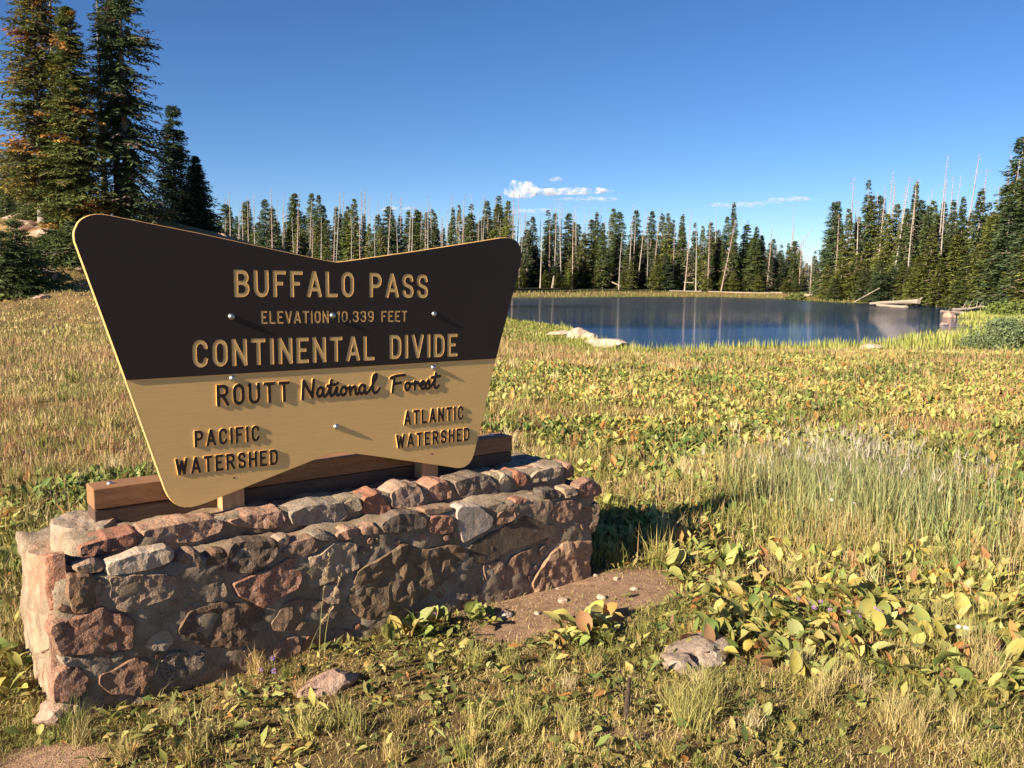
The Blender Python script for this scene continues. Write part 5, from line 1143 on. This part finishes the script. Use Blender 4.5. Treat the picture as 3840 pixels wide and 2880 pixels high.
# willow bush at the right edge, leafy low plants on the far banks
def bush(px, py, dist, r_, h_, nlv, label, lsz=.05, col=((.10, .14, .06), (.20, .24, .12)), seed=1, name='willow_bush'):
    q = np.random.default_rng(seed); p = at_d(px, py, dist); zb = gheight(p); n = nlv
    nc = 60; cc = q.normal(0, 1, (nc, 3)); cc /= np.linalg.norm(cc, axis=1)[:, None]; cc *= (q.random((nc, 1)) ** .4); cc[:, 2] = np.abs(cc[:, 2]); cc *= [r_, r_, h_]
    j = q.integers(0, nc, n); c0 = cc[j] + q.normal(0, 1, (n, 3)) * [r_ * .13, r_ * .13, h_ * .13]; c0[:, 2] = np.maximum(c0[:, 2], .02)
    d = q.normal(0, 1, (n, 3)); d[:, 2] = np.abs(d[:, 2]) * .7; d /= np.linalg.norm(d, axis=1)[:, None]; s_ = np.cross(d, q.normal(0, 1, (n, 3))); s_ /= np.linalg.norm(s_, axis=1)[:, None]; l = lsz * (.6 + .8 * q.random((n, 1)))
    v = np.stack([c0, c0 + d * l * .5 + s_ * l * .24, c0 + d * l, c0 + d * l * .5 - s_ * l * .24], 1).reshape(-1, 3); i = np.arange(n) * 4; fq = np.stack([i, i + 1, i + 2, i + 3], 1)
    c = np.repeat(np.array(col[0]) + (np.array(col[1]) - np.array(col[0])) * q.random((n, 1)), 4, 0)
    o = empty(name, (p[0], p[1], zb)); link('foliage', np_mesh('foliage', v, [fq], M_grass, c), o)
    sv, sf = [], []
    for k in range(14):
        e = cc[k % nc] * .8; b = len(sv); a = q.random() * 6.28; sv += [(0, 0, -.03), (.012, .01, -.03), (e[0] + .006, e[1], e[2]), (e[0], e[1], e[2])]; sf.append((b, b + 1, b + 2, b + 3))
    link('stems', np_mesh('stems', np.array(sv), [np.array(sf)], M_bark), o); tag(o, label, 'bush'); return o
bush(2190, 722, 27.5, 1.25, .78, 9000, 'grey-green willow bush at the right edge beside the sedge', .085, seed=4)
bush(2180, 655, 62, 1.3, .9, 2500, 'bright green shrub under the right shore trees', .2, ((.12, .17, .04), (.19, .23, .06)), 5)
bush(1720, 690 - 40, 110, 1.2, .7, 900, 'low green shrub on the bank at the gap in the forest', .3, ((.10, .13, .04), (.16, .18, .05)), 6)

# driftwood and fallen logs
def log(p0, p1, r0, r1, label, name='driftwood_log', group=None, mat=None, stubs=3, seed=0):
    q = random.Random(seed); a, b = Vector(p0), Vector(p1); L = (b - a).length; n = 7; d = (b - a).normalized(); s1 = d.cross(Vector((0, 0, 1))).normalized(); s2 = s1.cross(d); V = []; Fq = []; seg = 8
    for i in range(n + 1):
        t = i / n; c = a.lerp(b, t) + s2 * .03 * L * math.sin(t * 3 + seed) * .3; rr_ = r0 + (r1 - r0) * t
        for k in range(seg): g_ = 6.283 * k / seg; V.append(tuple(c + (s1 * math.cos(g_) + s2 * math.sin(g_)) * rr_ * q.uniform(.85, 1.15)))
    for i in range(n):
        for k in range(seg): u = i * seg + k; w_ = i * seg + (k + 1) % seg; Fq.append((u, w_, w_ + seg, u + seg))
    Fq.append(tuple(range(seg))); Fq.append(tuple(range(n * seg, (n + 1) * seg)))
    for k in range(stubs):
        t = q.uniform(.2, .95); c = a.lerp(b, t); g_ = q.uniform(.3, 2.8); e = c + (s1 * math.cos(g_) + s2 * math.sin(g_)) * q.uniform(.1, .22) * L * .6 + d * .05 * L; w3 = d * r0 * .35; b0 = len(V); V += [tuple(c - w3), tuple(c + w3), tuple(e), tuple(c + s1 * r0 * .4)]; Fq += [(b0, b0 + 1, b0 + 2), (b0 + 1, b0 + 3, b0 + 2), (b0 + 3, b0, b0 + 2)]
    me = bpy.data.meshes.new(name); me.from_pydata(V, [], Fq); me.materials.append(mat or M_drift); o = link(name, me); tag(o, label, 'log', group); return o
def gp(px, py, dist, dz=0.): p = at_d(px, py, dist); return (p[0], p[1], max(gheight(p), WZ) + dz)
log(gp(1880, 652, 87, .15), gp(1985, 648, 82, .6), .10, .22, 'big bleached driftwood log with root end on the right shore', seed=1)
log(gp(1985, 646, 82.2, .55), gp(1992, 640, 82.4, .9), .14, .06, 'upright root stub at the end of the big right shore log', name='root_stub', seed=9)
log(gp(1895, 655, 84, .1), gp(1960, 655, 81, .1), .12, .14, 'thin driftwood log at the waterline below the big log', seed=2)
log(gp(1530, 642, 134, .15), gp(1690, 643, 130, .2), .08, .10, 'long pale log lying along the far waterline', seed=3, stubs=1)
log(gp(1445, 641, 135, .15), gp(1515, 641, 134, .15), .07, .08, 'shorter pale log left of the long waterline log', seed=4, stubs=1)
log(gp(1720, 645, 122, .2), gp(1775, 640, 118, .3), .16, .2, 'pale log on the bank by the gap in the forest', seed=5)
log(gp(1285, 620, 141, 2.2), gp(1340, 635, 139, .4), .14, .10, 'fallen trunk slanting down to the far bank, left of centre', seed=6)
log(gp(1475, 626, 140, 1.2), gp(1580, 628, 140, .9), .09, .07, 'fallen trunk lying level among the far shore trunks', seed=7)
log(gp(1193, 636, 139, .0), gp(1196, 622, 139, 2.), .22, .10, 'broken pale stump at the left end of the far bank', name='tree_stump', seed=8)
log(gp(2060, 659, 72, .2), gp(2125, 657, 66, .5), .12, .07, 'grey branchy driftwood under the right shore trees', seed=10, stubs=7)
log(gp(2035, 661, 70, .1), gp(2080, 664, 64, .1), .13, .1, 'flat driftwood slab at the right waterline behind the orange rock', seed=11)
log(gp(1845, 643, 92, .2), gp(1900, 624, 93, 1.6), .06, .04, 'thin bent fallen branch rising from right shore grass', seed=12, stubs=1)
log(tuple(at_z(1352, 1560) + [0, 0, .0]), tuple(at_z(1357, 1540) + [0, 0, .14]), .012, .007, 'short dark stick standing upright in near leaves', name='stick', mat=M_stick, seed=13, stubs=2)

# ------------------------------------------------------------------ small flowers and seed stalks
def flower(px, py, hh, col, ccol, label, npet=14, r_=.0115, k=1, name='purple_aster', group=None):
    p = at_z(px, py); zb = gheight(p); o = empty(name, (p[0], p[1], zb)); 
    for j in range(k):
        dx, dy, h2 = (random.uniform(-.05, .05), random.uniform(-.04, .04), hh * random.uniform(.7, 1.1)) if j else (0, 0, hh)
        sv = np.array([(-.0012, 0, 0), (.0012, 0, 0), (dx + .0012, dy, h2), (dx - .0012, dy, h2), (0, -.0012, 0), (0, .0012, 0), (dx, dy + .0012, h2), (dx, dy - .0012, h2)]); link('stem', np_mesh('stem', sv, [np.array([(0, 1, 2, 3), (4, 5, 6, 7)])], M_grass, np.tile([.15, .2, .06], (8, 1))), o)
        V = []; Fq = []; tx, ty = random.uniform(-.5, .5), random.uniform(-.9, -.2)
        Mx = Matrix.Rotation(ty, 3, 'X').inverted() @ Matrix.Rotation(tx, 3, 'Y')
        for i in range(npet):
            a = 6.283 * i / npet; rr_ = r_ * random.uniform(.8, 1.1); w_ = .16; b = len(V)
            for (s_, g_, z_) in ((.2, a, 0), (.7, a - w_, .002), (1, a, .0), (.7, a + w_, .002)): q = Mx @ Vector((math.cos(g_) * rr_ * s_, math.sin(g_) * rr_ * s_, z_)); V.append((q.x + dx, q.y + dy, q.z + h2))
            Fq.append((b, b + 1, b + 2, b + 3))
        link('petals', np_mesh('petals', np.array(V), [np.array(Fq)], M_flower, np.tile(col, (len(V), 1))), o)
        bm = bmesh.new(); bmesh.ops.create_icosphere(bm, subdivisions=1, radius=r_ * .28); bm.transform(Matrix.Translation((dx, dy, h2 + .002))); me = bpy.data.meshes.new('flower_centre'); bm.to_mesh(me); bm.free(); me.materials.append(M_flower)
        a_ = me.attributes.new('Col', 'FLOAT_COLOR', 'POINT'); a_.data.foreach_set('color', np.tile([*ccol, 1], (len(me.vertices), 1)).astype(np.float32).ravel()); link('flower_centre', me, o)
    tag(o, label, 'flower', group); return o
PU = (.42, .22, .60)
flower(590, 1475, .10, PU, (.5, .3, .05), 'purple aster against the foot of the wall, left of the pink rock')
flower(565, 1490, .08, PU, (.5, .3, .05), 'lower purple aster just left of the brighter one by the wall', k=2)
flower(940, 1372, .09, PU, (.5, .3, .05), 'single purple aster at the edge of the dirt patch')
for i, (a, b) in enumerate([(1722, 1345), (1745, 1352), (1790, 1368), (1830, 1375), (1858, 1378), (1895, 1380), (1888, 1372), (1770, 1350)]): flower(a, b, .12, PU, (.5, .3, .05), 'purple aster in the brownish patch right of the big leaves', group='purple asters in the brown patch', k=2 if i % 2 else 1)
for i, (a, b) in enumerate([(2005, 1305), (2020, 1310), (2040, 1300), (1965, 1240), (2160, 1245), (2090, 1000)]): flower(a, b, .16, (.60, .34, .03), (.4, .2, .02), 'small yellow daisy in the grass at the right', 12, .013, group='yellow daisies at the right', name='yellow_daisy')
for i, (a, b) in enumerate([(2062, 1460), (2078, 1462), (1840, 1160), (1792, 1150), (2050, 1090)]): flower(a, b, .2, (.62, .60, .55), (.5, .48, .42), 'white fluffy seed head above the grass at the right', 26, .012, group='white seed heads at the right', name='seed_head')
for i, (a, b, hh) in enumerate([(690, 1430, .46), (700, 1432, .38), (665, 1440, .25)]):
    p = at_z(a, b); q = wall_local(np.array([p[0]]), np.array([p[1]])); n = 30; t = np.linspace(0, 1, 7); V = []; Fq = []; dx = .05 + .03 * i
    for k, tt in enumerate(t): V += [(dx * tt ** 2 - .0016 * (1 - tt * .5), 0, hh * tt), (dx * tt ** 2 + .0016 * (1 - tt * .5), .001, hh * tt)]
    for k in range(6): Fq.append((2 * k, 2 * k + 1, 2 * k + 3, 2 * k + 2))
    o = empty('grass_stalk', (p[0], p[1], gheight(p))); link('stem', np_mesh('stem', np.array(V), [np.array(Fq)], M_grass, np.tile([.45, .42, .16], (len(V), 1))), o)
    V = []; Fq = []
    for k in range(n):
        tt = 1 - .28 * k / n; c = Vector((dx * tt ** 2, 0, hh * tt)); e = c + Vector((random.uniform(-.012, .012), random.uniform(-.012, .012), .012)); b0 = len(V); V += [tuple(c), tuple((c + e) / 2 + Vector((.0022, 0, 0))), tuple(e), tuple((c + e) / 2 - Vector((.0022, 0, 0)))]; Fq.append((b0, b0 + 1, b0 + 2, b0 + 3))
    link('seeds', np_mesh('seeds', np.array(V), [np.array(Fq)], M_grass, np.tile([.42, .30, .18], (len(V), 1))), o)
    tag(o, ['tallest thin grass stalk rising against the middle of the wall', 'second thin grass stalk just right of the tallest', 'short thin grass stalk left of the tallest'][i], 'grass stalk')

# ------------------------------------------------------------------ clouds
def mk_cloud(dens):
    M = NT('cloud'); M.t.nodes.remove(M.p); v = M.n('ShaderNodeVolumePrincipled'); v.inputs['Color'].default_value = (1, 1, 1, 1); v.inputs['Anisotropy'].default_value = .1
    co = M.coord(); n = M.noise(.016, 5, .65, co); mr = M.n('ShaderNodeMapRange'); mr.inputs['From Min'].default_value = .47; mr.inputs['From Max'].default_value = .62; mr.inputs['To Max'].default_value = dens
    M.l(n, mr.inputs[0]); M.l(mr.outputs[0], v.inputs['Density']); M.l(v.outputs[0], M.out.inputs['Volume']); return M.m
CD = 6000.
def cloud(blobs, dens, label):
    """blobs: (px, py, rx_px, ry_px) in the photograph's small scale, at one distance"""
    p = at_d(blobs[0][0], blobs[0][1], CD); o = empty('cloud', p); bmm = bmesh.new(); k = CD / (F * 2.16)
    for (a, b, rx, ry) in blobs:
        q = at_d(a, b, CD) - p; bm = bmesh.new(); bmesh.ops.create_icosphere(bm, subdivisions=3, radius=1)
        for v in bm.verts:
            n_ = 1 + mnoise.noise(v.co * 1.6 + Vector((a, b, 0))) * .35 + mnoise.noise(v.co * 4 + Vector((a, 0, 0))) * .2; v.co = Vector((v.co.x * rx * k * n_, v.co.y * rx * k * .6 * n_, (v.co.z if v.co.z > 0 else v.co.z * .5) * ry * k * n_)) + Vector(q)
        me_ = bpy.data.meshes.new('t'); bm.to_mesh(me_); bm.free(); bmm.from_mesh(me_); bpy.data.meshes.remove(me_)
    me = bpy.data.meshes.new('cloud_body'); bmm.to_mesh(me); bmm.free(); me.materials.append(mk_cloud(dens)); bpy.data.objects.remove(o)
    o = link('cloud', me, None, p); tag(o, label, 'cloud'); return o
cloud([(1128, 416, 38, 24), (1180, 417, 42, 10), (1240, 415, 50, 9), (1285, 413, 36, 7)], .05, 'long white cloud with a puffy left end above the far forest')
cloud([(1200, 388, 15, 7)], .03, 'tiny white cloud above the long one')
cloud([(842, 453, 20, 9)], .035, 'small white puff low over the forest, left of its twin')
cloud([(882, 451, 15, 7)], .02, 'small faint puff beside the left puff')
cloud([(1270, 431, 70, 5)], .01, 'thin faint streak of cloud under the long cloud')
cloud([(1120, 457, 60, 5), (1180, 455, 40, 4)], .008, 'faint cloud streak behind the tips of the dead trees')
cloud([(1590, 444, 60, 7)], .008, 'faint cloud smear behind the tallest far conifer')
cloud([(1710, 431, 50, 5), (1660, 438, 30, 4)], .012, 'thin slanting cloud streak left of the right forest')
cloud([(2082, 436, 14, 6)], .01, 'tiny cloud patch between the right shore dead trees')
print('objects', len(bpy.data.objects), 'grass tris', sum(len(q) * 2 for q in GQ) + sum(len(t) for t in GT))
# things whose look is shared by only a few: say which one it is by its order across the photo
by = {}
for o in list(C.objects):
    if o.parent is None and 'label' in o and o.get('group') and 'dirt patch' not in o['group']: by.setdefault(o['label'], []).append(o)
ORD = ['leftmost', 'second from the left', 'third from the left', 'fourth from the left', 'fifth from the left', 'sixth from the left']
for lb, os_ in by.items():
    if 2 <= len(os_) <= 8:
        def px_(o): c = RM @ (np.array(o.location) - CAMP); return c[0] / max(c[2], .1)
        os_.sort(key=px_); n_ = len(os_)
        for i, o in enumerate(os_):
            w_ = ORD[i] if i < (n_ + 1) // 2 else ORD[n_ - 1 - i].replace('left', 'right') 
            lab = f'{w_}: {lb}'
            if len(lab.split()) > 16: lab = f'{w_.replace(" from the left", " from left").replace(" from the right", " from right")}: {lb}'
            if len(lab.split()) <= 16: o['label'] = lab
